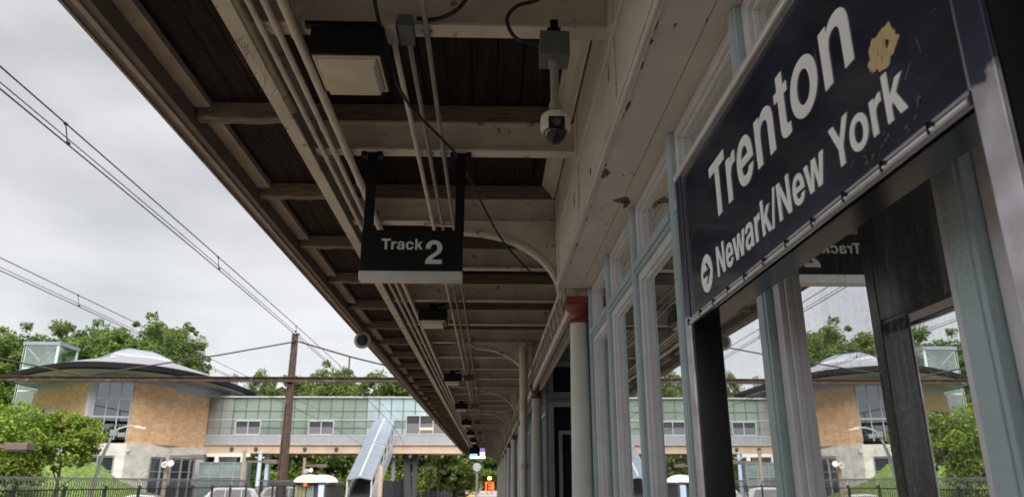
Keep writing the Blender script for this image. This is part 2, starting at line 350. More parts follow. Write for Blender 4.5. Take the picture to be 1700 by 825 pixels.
# ------------------------------------------------------------------ lettering: hand-drawn grotesque outlines, 1000 units to the em
def ell(cx, cy, rx, ry, k=.58):
    return [(cx - rx, cy), ('c', cx - rx, cy + ry * k, cx - rx * k, cy + ry, cx, cy + ry), ('c', cx + rx * k, cy + ry, cx + rx, cy + ry * k, cx + rx, cy),
            ('c', cx + rx, cy - ry * k, cx + rx * k, cy - ry, cx, cy - ry), ('c', cx - rx * k, cy - ry, cx - rx, cy - ry * k, cx - rx, cy)]
GL = {
 'T': (611, [[(14, 718), (597, 718), (597, 588), (381, 588), (381, 0), (230, 0), (230, 588), (14, 588)]]),
 'r': (389, [[(64, 0), (64, 532), (198, 532), (198, 436), ('c', 228, 510, 285, 552, 375, 545), (375, 402), ('c', 265, 418, 206, 370, 206, 265), (206, 0)]]),
 'e': (556, [[(522, 218), (176, 218), ('c', 180, 138, 220, 98, 288, 98), ('c', 332, 98, 364, 118, 377, 158), (512, 158), ('c', 488, 45, 400, -14, 286, -14),
              ('c', 125, -14, 34, 92, 34, 262), ('c', 34, 432, 130, 546, 283, 546), ('c', 440, 546, 526, 425, 522, 218)],
             [(178, 314), (378, 314), ('c', 374, 395, 335, 434, 281, 434), ('c', 225, 434, 186, 395, 178, 314)]]),
 'n': (611, [[(64, 0), (64, 532), (198, 532), (198, 458), ('c', 235, 515, 290, 546, 362, 546), ('c', 480, 546, 548, 475, 548, 345), (548, 0), (408, 0), (408, 318),
              ('c', 408, 395, 375, 428, 315, 428), ('c', 240, 428, 204, 372, 204, 285), (204, 0)]]),
 't': (333, [[(10, 435), (10, 532), (94, 532), (94, 676), (234, 676), (234, 532), (316, 532), (316, 435), (234, 435), (234, 165), ('c', 234, 112, 255, 102, 316, 106),
              (316, 0), ('c', 290, -7, 268, -8, 240, -8), ('c', 130, -8, 94, 40, 94, 135), (94, 435)]]),
 'o': (611, [ell(306, 266, 272, 280), ell(306, 266, 130, 166)]),
 'N': (722, [[(69, 0), (69, 718), (220, 718), (508, 232), (508, 718), (651, 718), (651, 0), (498, 0), (212, 484), (212, 0)]]),
 'w': (778, [[(4, 532), (152, 532), (232, 165), (316, 532), (462, 532), (546, 165), (626, 532), (774, 532), (622, 0), (476, 0), (389, 362), (302, 0), (156, 0)]]),
 'a': (556, [[(50, 368), ('c', 58, 490, 150, 546, 278, 546), ('c', 430, 546, 500, 485, 500, 385), (500, 110), ('c', 500, 55, 505, 30, 528, 18), (528, 0), (378, 0),
              ('c', 368, 18, 366, 35, 366, 52), ('c', 320, 8, 265, -14, 205, -14), ('c', 100, -14, 34, 45, 34, 140), ('c', 34, 250, 95, 293, 205, 310), (300, 324),
              ('c', 345, 330, 364, 345, 364, 382), ('c', 364, 420, 330, 438, 278, 438), ('c', 222, 438, 190, 418, 184, 368)],
             [(364, 262), ('c', 345, 250, 320, 244, 290, 238), (250, 230), ('c', 195, 220, 172, 190, 172, 152), ('c', 172, 112, 200, 92, 240, 92), ('c', 310, 92, 364, 135, 364, 210)]]),
 'k': (556, [[(64, 0), (64, 718), (204, 718), (204, 342), (372, 532), (538, 532), (348, 336), (552, 0), (382, 0), (252, 238), (204, 190), (204, 0)]]),
 '/': (300, [[(0, -19), (98, -19), (300, 737), (202, 737)]]),
 'Y': (640, [[(0, 718), (168, 718), (324, 430), (480, 718), (646, 718), (398, 278), (398, 0), (248, 0), (248, 278)]]),
 'c': (556, [[(525, 350), (385, 350), ('c', 375, 405, 340, 432, 287, 432), ('c', 210, 432, 178, 360, 178, 265), ('c', 178, 170, 212, 100, 287, 100), ('c', 342, 100, 378, 138, 386, 190),
              (525, 190), ('c', 510, 65, 420, -14, 287, -14), ('c', 130, -14, 34, 95, 34, 263), ('c', 34, 435, 130, 546, 287, 546), ('c', 420, 546, 512, 475, 525, 350)]]),
 '2': (556, [[(30, 0), ('c', 34, 140, 95, 205, 215, 285), ('c', 320, 355, 370, 395, 370, 478), ('c', 370, 550, 335, 590, 275, 590), ('c', 210, 590, 178, 545, 174, 452), (36, 452),
              ('c', 36, 615, 125, 710, 280, 710), ('c', 420, 710, 512, 620, 512, 485), ('c', 512, 375, 450, 310, 340, 238), ('c', 275, 195, 235, 165, 212, 130), (512, 130), (512, 0)]]),
 'E': (667, [[(73, 718), (608, 718), (608, 590), (221, 590), (221, 436), (576, 436), (576, 310), (221, 310), (221, 130), (620, 130), (620, 0), (73, 0)]]),
 ' ': (250, []),
}
def flat(ct):
    out = []
    for p in ct:
        if p[0] == 'c':
            a = Vector(out[-1]); b, c, d = Vector(p[1:3]), Vector(p[3:5]), Vector(p[5:7])
            for i in range(1, 9):
                t = i / 8; out.append(tuple(a * (1 - t) ** 3 + b * 3 * t * (1 - t) ** 2 + c * 3 * t * t * (1 - t) + d * t ** 3))
        else: out.append(tuple(p))
    if (Vector(out[0]) - Vector(out[-1])).length < 1e-3: out.pop()
    return out
def contours_mesh(contours, th):
    cu = bpy.data.curves.new('outline', 'CURVE'); cu.dimensions = '2D'; cu.fill_mode = 'BOTH'; cu.extrude = th
    for c in contours:
        sp = cu.splines.new('POLY'); sp.points.add(len(c) - 1); sp.use_cyclic_u = True
        for q, (x, y) in zip(sp.points, c): q.co = (x, y, 0, 1)
    ob = bpy.data.objects.new('outline', cu); col.objects.link(ob)
    dg = bpy.context.evaluated_depsgraph_get(); dg.update()
    me = bpy.data.meshes.new_from_object(ob.evaluated_get(dg))
    bpy.data.objects.remove(ob); bpy.data.curves.remove(cu)
    return [tuple(v.co) for v in me.vertices], [tuple(p.vertices) for p in me.polygons]
def text(mb, s, em, x0, y0, fn, th=.0008, xs=1.0, gap=0, kern={}):
    """adds words to mb; fn(u, v, w) maps outline metres to a point, w = out of the face"""
    x = x0
    for i, ch in enumerate(s):
        adv, cs = GL[ch]
        x += kern.get(s[i - 1:i + 1], 0) * em * xs / 1000 if i else 0
        if cs:
            v, f = contours_mesh([[(p[0] * em / 1000, p[1] * em / 1000) for p in flat(c)] for c in cs], th)
            mb.add([fn(x + p[0] * xs, y0 + p[1], p[2] + th) for p in v], f)
        x += (adv + gap) * em * xs / 1000
    return x

def blob(cx, cy, rx, ry, n=40, rough=.18, lob=5, seed=1):
    q = random.Random(seed); ph = [q.uniform(0, 6.28) for _ in range(6)]; out = []
    for i in range(n):
        t = 2 * math.pi * i / n; r = 1 + rough * (math.sin(lob * t + ph[0]) * .6 + math.sin((lob * 2 + 1) * t + ph[1]) * .35 + math.sin((lob * 3 + 2) * t + ph[2]) * .2)
        out.append((cx + rx * r * math.cos(t), cy + ry * r * math.sin(t)))
    return out

# ------------------------------------------------------------------ the setting
PZ, TZ, LZ = -1.6, -2.8, -2.0           # platform, track bed, car park (camera is the origin)
YF, YN = 72, -42                        # canopy ends
b = MB(); b.add([(-1500, -1500, -3.2), (1500, -1500, -3.2), (1500, 1500, -3.2), (-1500, 1500, -3.2)], [(0, 1, 2, 3)]); struct('ground', b, EARTH)
b = MB(); b.box(-2.75, 9, -30, 172, -3.1, PZ); struct('platform', b, PLAT)
b = MB(); b.box(-2.75, -2.15, -30, 171.9, PZ, PZ + .006); struct('platform_edge_strip', b, YELLOW)
b = MB(); b.box(-12.3, -2.75, -60, 260, -3.15, TZ); struct('track_bed', b, BALL)
b = MB()
for xc in (-4.5, -8.4):
    for d in (-.72, .72): b.box(xc + d - .035, xc + d + .035, -60, 255, TZ + .1, TZ + .25)
struct('rails', b, RAIL)
b = MB()
for xc in (-4.5, -8.4):
    y = -20
    while y < 120: b.box(xc - 1.3, xc + 1.3, y, y + .22, TZ - .02, TZ + .1); y += .6
struct('railway_ties', b, TIE)
b = MB(); b.box(-75, -12.3, -60, 74, -3.12, LZ); struct('car_park', b, ASPH)
# grassy bank beside the brick building
b = MB(); nx, ny = 26, 16; vs = []; fs = []
for i in range(nx + 1):
    for j in range(ny + 1):
        x = -29.5 - i * 1.8; y = 54 + j * 1.6
        h = max(0, (-29.8 - x) / 6.0); h = min(1, h); k = min(1, max(0, (y - 55) / 9))
        vs.append((x, y, LZ - .05 + 3.9 * (h * h * (3 - 2 * h)) * (k * k * (3 - 2 * k)) + .10 * math.sin(x * 1.7 + y) + rnd.uniform(-.12, .12)))
for i in range(nx):
    for j in range(ny): a = i * (ny + 1) + j; fs.append((a, a + 1, a + ny + 2, a + ny + 1))
b.add(vs, fs); tag(b.build('grass_slope', GRASSM, smooth=True), kind='structure')
# wooded hill behind
b = MB(); vs = []; fs = []; nx, ny = 60, 14
for i in range(nx + 1):
    for j in range(ny + 1):
        x = -170 + i * 2.9; y = 93 + j * 8
        k = min(1, max(0, (y - 96) / 30)) * min(1, max(0, (-9 - x) / 8)); up = 4.5 + 4.0 * min(1, max(0, (-x - 30) / 30))
        vs.append((x, y, -3.1 + (3 + up) * k * k * (3 - 2 * k) + .7 * math.sin(x * .21) * k + .4 * math.sin(y * .5 + x * .13) * k))
for i in range(nx):
    for j in range(ny): a = i * (ny + 1) + j; fs.append((a, a + 1, a + ny + 2, a + ny + 1))
b.add(vs, fs); tag(b.build('wooded_hill', HILLG, smooth=True), kind='structure')

# ------------------------------------------------------------------ station canopy
cp = thing('station_canopy', 'long platform canopy of cream steel beams under dark brown boards', 'canopy', (-.8, 0, PZ))
XO, XE, XW = -2.33, -1.33, .60        # outer lip, edge girder, lintel face
BY = [3.35 + 1.518 * k for k in range(-7, 46)]
b = MB(); x = -2.2; rb = random.Random(3)
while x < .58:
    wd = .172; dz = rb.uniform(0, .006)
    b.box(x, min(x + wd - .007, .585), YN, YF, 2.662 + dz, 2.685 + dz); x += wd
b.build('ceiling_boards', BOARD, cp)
b = MB(); b.box(XO + .02, .60, YN, YF, 2.70, 2.78); b.box(.60, 9, YN, YF, 2.705, 2.80); b.build('roof_deck', BLACK, cp)
b = MB(); b.box(XO, -2.17, YN, YF, 2.47, 2.70); b.box(-2.37, XO + .001, YN, YF, 2.50, 2.81); b.build('fascia', FASC, cp, .006)
b = MB(); b.box(-2.262, -2.225, YN, YF, 2.452, 2.468); b.box(-2.336, -2.318, YN, YF, 2.455, 2.469); b.build('fascia_bead', TRIMB, cp, .003)
b = MB()
for i, y in enumerate(BY[:-1]): b.box(-2.168, -2.05, y + .07, BY[i + 1] - .07, 2.60, 2.655)
b.build('eave_trim', TRIMB, cp, .004)
b = MB(); b.box(XE - .045, XE + .045, YN, YF, 2.235, 2.252); b.box(XE - .006, XE + .006, YN, YF, 2.252, 2.50); b.box(XE - .045, XE + .045, YN, YF, 2.50, 2.518)
b.build('edge_girder', CREAM, cp, .003)
XR = 6.0
for i, y in enumerate(BY):
    x1 = XR if y > 6.5 else XW + .01
    b = MB()
    b.box(XE + .05, x1, y - .055, y + .055, 2.290, 2.306); b.box(XE + .05, x1, y - .006, y + .006, 2.306, 2.505); b.box(XE + .05, x1, y - .055, y + .055, 2.505, 2.521)
    for k in range(5):
        for dz in (2.37, 2.44):
            xx = XE + .25 + k * .38; b.lathe([(.014, -.018), (.012, -.006)], (xx, y, dz), 8, 'y')
    b.build('beam', CREAM, cp)
    b = MB(); pts = []
    jt = random.Random(i)
    n = 9; x0 = -2.16
    prof = []
    for k in range(n + 1):
        t = k / n; prof.append((x0 + (XE + .02 - x0) * t, 2.533 + jt.uniform(-.008, .006)))
    poly = prof + [(XW - .02 if y < 6.5 else XR, 2.526), (XW - .02 if y < 6.5 else XR, 2.66), (x0, 2.66)]
    b.prism(poly, lambda u, v, w_: (u, w_, v), y - .05, y + .05)
    b.build('rafter', TIMBER, cp, .006)
b = MB()
for i, y in enumerate(BY[:-1]):
    if y < 5.5:
        b.prism([(.47, 2.655), (.585, 2.655), (.585, 2.53), (.565, 2.53), (.545, 2.575), (.50, 2.62), (.49, 2.64)], lambda u, v, w_: (u, w_, v), y + .06, BY[i + 1] - .06)
b.build('crown_moulding', CREAMB, cp)

# columns and what joins them
CX = .79
CY = [6.39 + 6.072 * k for k in range(11)]
col0 = None
for k, y in enumerate(CY):
    lab = 'cream iron column with red capital, %s in the row from the glazed bay' % ORD[k] if k else 'nearest cream iron column with red capital at the corner of the glazed bay'
    if col0 is None:
        col0 = thing('iron_column', lab, 'column', (CX, y, PZ), 'iron columns along the platform')
        b = MB(); b.lathe([(.113, PZ + .25), (.108, -.9), (.097, -.1), (.086, .8), (.078, 1.356)], (CX, y, 0), 28); b.build('shaft', COLP, col0, smooth=True)
        b = MB(); b.lathe([(.15, PZ), (.15, PZ + .1), (.13, PZ + .14), (.12, PZ + .25)], (CX, y, 0), 28); b.build('base', COLP, col0, smooth=True)
        b = MB(); b.lathe([(.080, 1.352), (.097, 1.358), (.100, 1.368), (.095, 1.380), (.080, 1.386), (.080, 1.42), (.086, 1.445), (.104, 1.468), (.112, 1.487), (.108, 1.502), (.118, 1.508), (.118, 1.52)], (CX, y, 0), 28)
        b.box(CX - .118, CX + .118, y - .118, y + .118, 1.52, 1.58); b.build('capital', RED, col0, .004, smooth=True)
        b = MB(); b.box(CX - .085, CX + .085, y - .085, y + .085, 1.58, 2.285); b.build('stub', mat('weathered_stub', (.42, .38, .32), .7, var=.4, scale=14, spot=((.12, .10, .08), .6, 18)), col0, .004)
        c = col0
    else:
        c = copy_tree(col0); c.location = (CX, y, PZ); c['label'] = lab
for k, y in enumerate(CY):
    # knee bracket: plate with a curved lower edge and an angle flange
    arc = [(-.256 + .90 * math.sin(t), 1.585 + .63 * math.cos(t)) for t in [i * math.pi / 2 / 20 for i in range(21)]]
    b = MB()
    arc2 = [(p[0] + .012, p[1] + .012) for p in arc]
    n = len(arc)
    for i in range(n - 1):
        p, q = arc[i], arc[i + 1]; p2 = (-.256 + .865 * math.sin(i * math.pi / 40), 1.585 + .60 * math.cos(i * math.pi / 40)); q2 = (-.256 + .865 * math.sin((i + 1) * math.pi / 40), 1.585 + .60 * math.cos((i + 1) * math.pi / 40))
        for (ya, yb) in ((y - .045, y - .008), (y + .008, y + .045)):
            b.hexa([(p2[0], ya, p2[1]), (q2[0], ya, q2[1]), (q2[0], yb, q2[1]), (p2[0], yb, p2[1])], [(p[0], ya, p[1]), (q[0], ya, q[1]), (q[0], yb, q[1]), (p[0], yb, p[1])])
    poly = arc + [(.655, 2.288), (-.30, 2.288), (-.30, 2.215)]
    b.prism(poly, lambda u, v, w_: (u, w_, v), y - .005, y + .005)
    for i in range(9): b.lathe([(.012, -.022), (.010, -.006)], (-.2 + i * .1, y, 2.262), 8, 'y')
    b.tube([(-.62, y - .02, 2.275), (-.32, y - .03, 2.26), (-.256, y - .03, 2.20)], .014, 8)
    b.build('knee_bracket', CREAM, cp)
for k in range(len(CY) - 1):
    y0, y1 = CY[k] + .10, CY[k + 1] - .10
    b = MB()
    for x in (CX - .075, CX + .035):
        b.box(x, x + .04, y0, y1, 1.47, 1.50); b.box(x, x + .008, y0, y1, 1.50, 1.555)
        b.box(x, x + .04, y0, y1, 1.90, 1.925); b.box(x, x + .008, y0, y1, 1.845, 1.90)
    m = 14; st = (y1 - y0) / m
    for i in range(m):
        a, c2 = y0 + i * st, y0 + (i + 1) * st
        b.bar((CX - .07, a, 1.53), (CX - .07, c2, 1.87), .008, .03, (1, 0, 0)); b.bar((CX - .058, c2, 1.53), (CX - .058, a, 1.87), .008, .03, (1, 0, 0))
        b.bar((CX + .05, a, 1.53), (CX + .05, c2, 1.87), .008, .03, (1, 0, 0))
    b.build('lattice_girder', CREAM, cp)

# ------------------------------------------------------------------ glazed station bay beside the camera
bay = thing('glazed_station_bay', 'teal and white glazed station front beside the hanging name sign', 'building', (3, 0, PZ))
XF, XG = .872, .932
PYS = [6.33 - 1.006 * k for k in range(0, 14)]      # far edge of every mullion
PW = .080; ZS, ZR, ZT = -.95, 1.23, 1.65
for y in PYS:
    b = MB(); b.box(XF, XF + .12, y - PW, y, PZ, ZT); b.box(XF - .005, XF + .01, y - PW + .014, y - .014, PZ, ZT - .002)
    b.build('mullion', TEAL, bay, .004)
b = MB()
for i in range(len(PYS) - 1):
    y1, y0 = PYS[i] - PW, PYS[i + 1]
    b.box(XF + .004, XF + .11, y0, y1, ZR - .028, ZR + .028); b.box(XF - .012, XF + .004, y0, y1, ZR - .012, ZR + .034)
b.build('transom_rail', TEAL, bay, .003)
b = MB(); b.box(XF + .03, XF + .10, PYS[-1], PYS[0] - PW, PZ, ZS - .05); b.box(XF - .01, XF + .12, PYS[-1], PYS[0] - PW, ZS - .05, ZS)
b.build('sill_wall', TEAL, bay, .004)
for i in range(len(PYS) - 1):
    y1, y0 = PYS[i] - PW - .002, PYS[i + 1] + .002
    for (z0, z1) in ((ZS, ZR - .028), (ZR + .028, ZT)):
        w1, w2 = .050, .063
        b = MB()
        def frame(b, a0, a1, c0, c1, wd, xa, xb):
            b.box(xa, xb, a0, a0 + wd, c0, c1); b.box(xa, xb, a1 - wd, a1, c0, c1)
            b.box(xa, xb, a0 + wd, a1 - wd, c0, c0 + wd); b.box(xa, xb, a0 + wd, a1 - wd, c1 - wd, c1)
        frame(b, y0, y1, z0, z1, w1, XF + .024, XF + .085)
        frame(b, y0 + w1, y1 - w1, z0 + w1, z1 - w1, w2 - w1, XF + .042, XF + .085)
        f = b.build('window', WHITEP, bay, .005)
        b = MB(); b.box(XG, XG + .006, y0 + w2 + .001, y1 - w2 - .001, z0 + w2 + .001, z1 - w2 - .001); b.build('pane', GLASSP, f)
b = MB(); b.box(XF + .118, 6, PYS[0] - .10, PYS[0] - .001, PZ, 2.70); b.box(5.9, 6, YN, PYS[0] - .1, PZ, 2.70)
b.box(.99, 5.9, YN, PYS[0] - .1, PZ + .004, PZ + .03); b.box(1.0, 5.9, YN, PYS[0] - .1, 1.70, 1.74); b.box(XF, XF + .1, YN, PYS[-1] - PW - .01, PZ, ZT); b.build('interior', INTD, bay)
# boarded box over the windows: soffit and face
b = MB(); b.box(XW + .012, .802, YN, 6.27, ZT, ZT + .02); b.box(.806, XF + .118, YN, 6.27, ZT + .002, ZT + .02); b.build('soffit', CREAMB, bay)
b = MB(); b.box(XW, XW + .012, YN, 6.27, ZT - .012, 2.66); b.box(XW + .012, .70, 6.25, 6.27, ZT + .02, 2.29)
b.build('lintel_face', CREAMB, bay)
b = MB()
b.box(XW - .016, XW, YN, 6.27, ZT - .012, ZT + .045); b.box(XW - .016, XW, YN, 6.27, 2.10, 2.15)
b.box(XW - .024, XW - .016, YN, 6.27, ZT + .02, ZT + .05)
y = 6.2
while y > -9: b.box(XW - .014, XW, y - .07, y, ZT + .045, 2.10); b.box(XW - .014, XW, y - .07, y, 2.15, 2.50); y -= 1.518
b.build('lintel_trim', CREAMB, bay, .004)

PEEL = mat('bare_brown', (.13, .095, .065), .85, var=.25, scale=30)
qp = random.Random(21)
for (x, y, rx, ry, sd) in [(.636, 3.74, .022, .062, 3), (.80, 4.14, .045, .05, 6), (.838, 4.20, .018, .07, 9)] + [(.615 + qp.uniform(-.008, .012), qp.uniform(2.2, 5.9), qp.uniform(.004, .010), qp.uniform(.012, .05), i) for i in range(16)] + [(qp.uniform(.66, .82), qp.uniform(1.6, 6), qp.uniform(.003, .007), qp.uniform(.006, .014), i + 40) for i in range(10)]:
    b = MB(); v, f = contours_mesh([blob(x, y, rx, ry, 30, .3, 3, sd)], .0006); b.add([(p[0], p[1], ZT - .0012 - p[2]) for p in v], f); b.build('peeled_patch', PEEL, bay)
for (y, z, ry, rz, sd) in [(4.05, 1.80, .03, .02, 2), (4.9, 1.95, .02, .05, 5), (3.3, 2.02, .012, .05, 7), (5.4, 1.76, .03, .014, 8)]:
    b = MB(); v, f = contours_mesh([blob(y, z, ry, rz, 24, .3, 3, sd)], .0006); b.add([(XW - .0012 - p[2], p[0], p[1]) for p in v], f); b.build('peeled_patch', PEEL, bay)

# second part of the station beyond the open recess
st = thing('far_station_wing', 'station wing with white framed windows beyond the open recess', 'building', (3, 20, PZ))
Y2 = 12.75
b = MB(); b.box(.96, 6, Y2, Y2 + .12, PZ, -.78); b.box(.96, 1.02, Y2, Y2 + .12, -.78, 2.28); b.box(1.72, 6, Y2, Y2 + .12, -.78, 2.28)
b.box(1.02, 1.72, Y2, Y2 + .12, 1.33, 1.42); b.box(1.02, 1.72, Y2, Y2 + .12, 2.02, 2.28)
b.build('wall', mat('grey_green_wall', (.20, .25, .25), .6, var=.1), st)
for (z0, z1) in ((-.78, 1.33), (1.42, 2.02)):
    b = MB()
    for (x0, x1, q0, q1) in ((1.02, 1.10, z0, z1), (1.64, 1.72, z0, z1), (1.10, 1.64, z0, z0 + .08), (1.10, 1.64, z1 - .08, z1)): b.box(x0, x1, Y2 - .03, Y2 + .08, q0, q1)
    if z0 < 0:
        for (x0, x1, q0, q1) in ((1.18, 1.24, -.66, .85), (1.52, 1.58, -.66, .85), (1.24, 1.52, -.66, -.60), (1.24, 1.52, .79, .85)): b.box(x0, x1, Y2, Y2 + .06, q0, q1)
    f = b.build('window', mat('grey_sash', (.36, .37, .38), .5, var=.08), st, .005)
    b = MB(); b.box(1.10, 1.64, Y2 + .065, Y2 + .075, z0 + .08, z1 - .08); b.build('pane', WINDK, f)
b = MB(); b.box(1.0, 1.12, Y2 + .12, 66, PZ, -.95); b.box(1.0, 1.12, Y2 + .12, 66, 1.65, 2.28); b.box(1.1, 1.14, Y2 + .12, 66, -.95, 1.65); b.build('side_wall', WINDK, st)
b = MB(); y = Y2 + .14
while y < 64:
    b.box(.97, 1.10, y, y + .11, PZ, 1.65); y += 1.6
b.box(.99, 1.1, Y2 + .14, 64, 1.16, 1.21); b.build('wing_mullions', TEAL, st)
b = MB(); b.box(3.6, 3.7, 6.19, Y2, PZ, 2.28); b.build('recess_wall', INTD, st)

# ------------------------------------------------------------------ platform name sign
WORN = bpy.data.materials.new('worn_post'); WORN.use_nodes = True
n = WORN.node_tree.nodes; l = WORN.node_tree.links; pb = n['Principled BSDF']; pb.inputs['Roughness'].default_value = .28; pb.inputs['Metallic'].default_value = .55
t_ = n.new('ShaderNodeTexCoord'); sz = n.new('ShaderNodeSeparateXYZ'); l.new(t_.outputs['Object'], sz.inputs[0])
n1 = n.new('ShaderNodeTexNoise'); n1.inputs['Scale'].default_value = 26; n1.inputs['Detail'].default_value = 4; l.new(t_.outputs['Object'], n1.inputs['Vector'])
a1 = n.new('ShaderNodeMath'); a1.operation = 'MULTIPLY_ADD'; a1.inputs[1].default_value = .09; l.new(n1.outputs['Fac'], a1.inputs[0]); l.new(sz.outputs['Z'], a1.inputs[2])
r1 = n.new('ShaderNodeValToRGB'); r1.color_ramp.interpolation = 'LINEAR'
g1 = n.new('ShaderNodeMapRange'); g1.inputs['From Min'].default_value = 2.112; g1.inputs['From Max'].default_value = 2.120; l.new(a1.outputs[0], g1.inputs['Value'])
n2 = n.new('ShaderNodeTexNoise'); n2.inputs['Scale'].default_value = 14; n2.inputs['Detail'].default_value = 6; l.new(t_.outputs['Object'], n2.inputs['Vector'])
r1.color_ramp.elements[0].position = .35; r1.color_ramp.elements[0].color = (.40, .36, .37, 1); r1.color_ramp.elements[1].position = .68; r1.color_ramp.elements[1].color = (.66, .62, .68, 1); l.new(n2.outputs['Fac'], r1.inputs['Fac'])
m1 = n.new('ShaderNodeMixRGB'); m1.inputs[2].default_value = (.045, .05, .085, 1); l.new(g1.outputs[0], m1.inputs[0]); l.new(r1.outputs['Color'], m1.inputs[1]); l.new(m1.outputs[0], pb.inputs['Base Color'])

SL, SD = .60, .090
ss = thing('station_name_sign', 'big navy platform sign naming the station in white letters between two posts', 'sign', (SL, 1.45, PZ))
Z0, Z1, YA, YB = .455, .925, .792, 2.116
b = MB(); b.box(SL + .006, SL + SD - .012, YA, YB, Z0 + .012, Z1 - .008); b.build('panel', NAVY, ss, .002)
b = MB(); b.box(SL + .02, SL + SD - .006, YA + .001, YB - .001, Z0 - .002, Z0 + .010); b.box(SL + SD - .010, SL + SD, YA, YB, Z0 + .01, Z1); b.build('back_box', BLACKG, ss)
for (y0, y1) in ((.738, .788), (2.120, 2.176)):
    b = MB(); b.box(SL + .004, SL + SD, y0 + .002, y1 - .002, PZ, Z1 + .03); p = b.build('post', BLACKG, ss, .003)
    b = MB(); b.box(SL - .004, SL + .003, y0, y1, PZ + .01, Z1 + .032); b.build('face_plate', WORN, p, .003)
b = MB(); b.tube([(SL - .001, YA, Z0), (SL - .001, YB, Z0)], .0085, 12); b.box(SL - .003, SL + .004, YA, YB, Z0 + .004, Z0 + .014); b.build('bottom_trim', STEEL, ss, smooth=True)
b = MB(); b.box(SL - .010, SL + .05, .738, 2.178, Z1 + .004, Z1 + .026); b.build('top_trim', mat('top_trim_white', (.66, .65, .66), .35, .3, var=.06), ss, .006)
b = MB(); b.box(SL + .001, SL + .006, YA, YA + .004, Z0 + .014, Z1 - .002); b.box(SL + .001, SL + .006, YB - .004, YB, Z0 + .014, Z1 - .002); b.box(SL + .001, SL + .006, YA, YB, Z1 - .008, Z1 - .004)
b.build('inner_edge', STEEL, ss)
y = YA + .07
while y < YB:
    b = MB(); b.lathe([(.0045, -.0115), (.003, -.0085)], (SL, y, Z0 + .003), 8, 'x'); b.box(SL - .0105, SL - .004, y + .011, y + .0135, Z0 - .006, Z0 + .012); b.build('rivet', BLACK, ss); y += .125
SF = lambda u, v, w_: (SL + .0055 - w_, YB - u, v)     # u runs from the far end towards the camera
b = MB(); text(b, 'Trenton', .219, YB - 1.853, .675, SF, xs=1.02, kern={'Tr': -40}); b.build('name_lettering', WHITEL, ss)
b = MB(); text(b, 'Newark/New York', .1145, YB - 1.857, .5195, SF, xs=.98, kern={'Yo': -60, 'wa': -15, '/N': 10}); b.build('direction_lettering', WHITEL, ss)
# arrow in a disc: the arrow is left open
ac, ar = (YB - 1.945, .558), .0535
disc = [(ac[0] + ar * math.cos(t), ac[1] + ar * math.sin(t)) for t in [i * math.pi / 24 for i in range(48)]]
aw = [(-.036, -.0085), (.010, -.0085), (-.010, -.030), (.008, -.030), (.037, 0), (.008, .030), (-.010, .030), (.010, .0085), (-.036, .0085)]
v, f = contours_mesh([disc, [(ac[0] + p[0], ac[1] + p[1]) for p in aw]], .0008)
b = MB(); b.add([SF(p[0], p[1], p[2] + .0008) for p in v], f); b.build('arrow_disc', WHITEL, ss)
rs = random.Random(11)
su = YB - .965
v, f = contours_mesh([blob(su, .641, .042, .032, 72, .15, 5, 12), blob(su + .015, .642, .0055, .0075, 14, .3, 3, 8), blob(su - .004, .626, .0012, .009, 12, .3, 3, 9), blob(su + .006, .648, .0010, .007, 12, .3, 3, 5), blob(su - .012, .640, .0012, .007, 12, .3, 3, 6)], .0006)
b = MB(); b.add([SF(p[0], p[1], p[2] + .0006) for p in v], f); b.build('peeling_sticker', TAN, ss)
b = MB()
for i in range(26):
    u = YB - 1.0 + rs.uniform(-.075, .10); zz = .490 + rs.uniform(-.012, .03)
    v, f = contours_mesh([blob(u, zz, rs.uniform(.0015, .006), rs.uniform(.001, .004), 14, .35, 3, i)], .0003); b.add([SF(p[0], p[1], p[2] + .0002 * (i % 3 + 1)) for p in v], f)
b.build('glue_residue', TANL, ss)
b = MB()
for i in range(64):
    u = rs.choice([rs.uniform(.03, .16), rs.uniform(.03, .16), rs.uniform(.9, 1.3)]); zz = rs.uniform(.50, .88); a = rs.uniform(-.8, 2.2); ln = rs.uniform(.004, .03); q = rs.choice([.0005, .0008, .0012])
    dx, dz = math.cos(a) * ln, math.sin(a) * ln
    b.add([SF(u, zz, .0004), SF(u + q, zz - q, .0004), SF(u + dx + q, zz + dz - q, .0004), SF(u + dx, zz + dz, .0004)], [(0, 1, 2, 3)])
b.build('scratches', SCUFF, ss)

# ------------------------------------------------------------------ hanging track sign
tY = 4.85
ts = thing('track_number_sign', 'black hanging sign with white track number on two black hangers', 'sign', (-.55, tY, 2.29))
TX0, TX1, TB, TT = -.908, -.200, 1.392, 1.690
b = MB(); b.box(TX0, TX1, tY, tY + .09, TB, TT); b.build('panel', BLACK, ts, .004)
b = MB(); b.box(TX0 - .002, TX1 + .002, tY - .006, tY + .096, 1.327, TB - .001); b.build('bottom_strip', ALU, ts, .004)
for x in (-.872, -.228):
    b = MB(); b.box(x - .032, x + .032, tY + .015, tY + .075, TT + .001, 2.27); b.box(x - .075, x + .075, tY + .0, tY + .09, 2.27, 2.286)
    for d in (-.058, .058): b.box(x + d - .018, x + d + .018, tY - .01, tY + .012, 2.255, 2.30)
    b.build('hanger', BLACK, ts, .003)
TF = lambda u, v, w_: (u, tY - w_, v)
b = MB(); text(b, 'Track', .1085, -.768, 1.546, TF, kern={'Tr': -40}, gap=12); text(b, '2', .243, -.466, 1.443, TF); b.build('lettering', mat('dull_white_letters', (.62, .61, .58), .5, var=.04), ts)

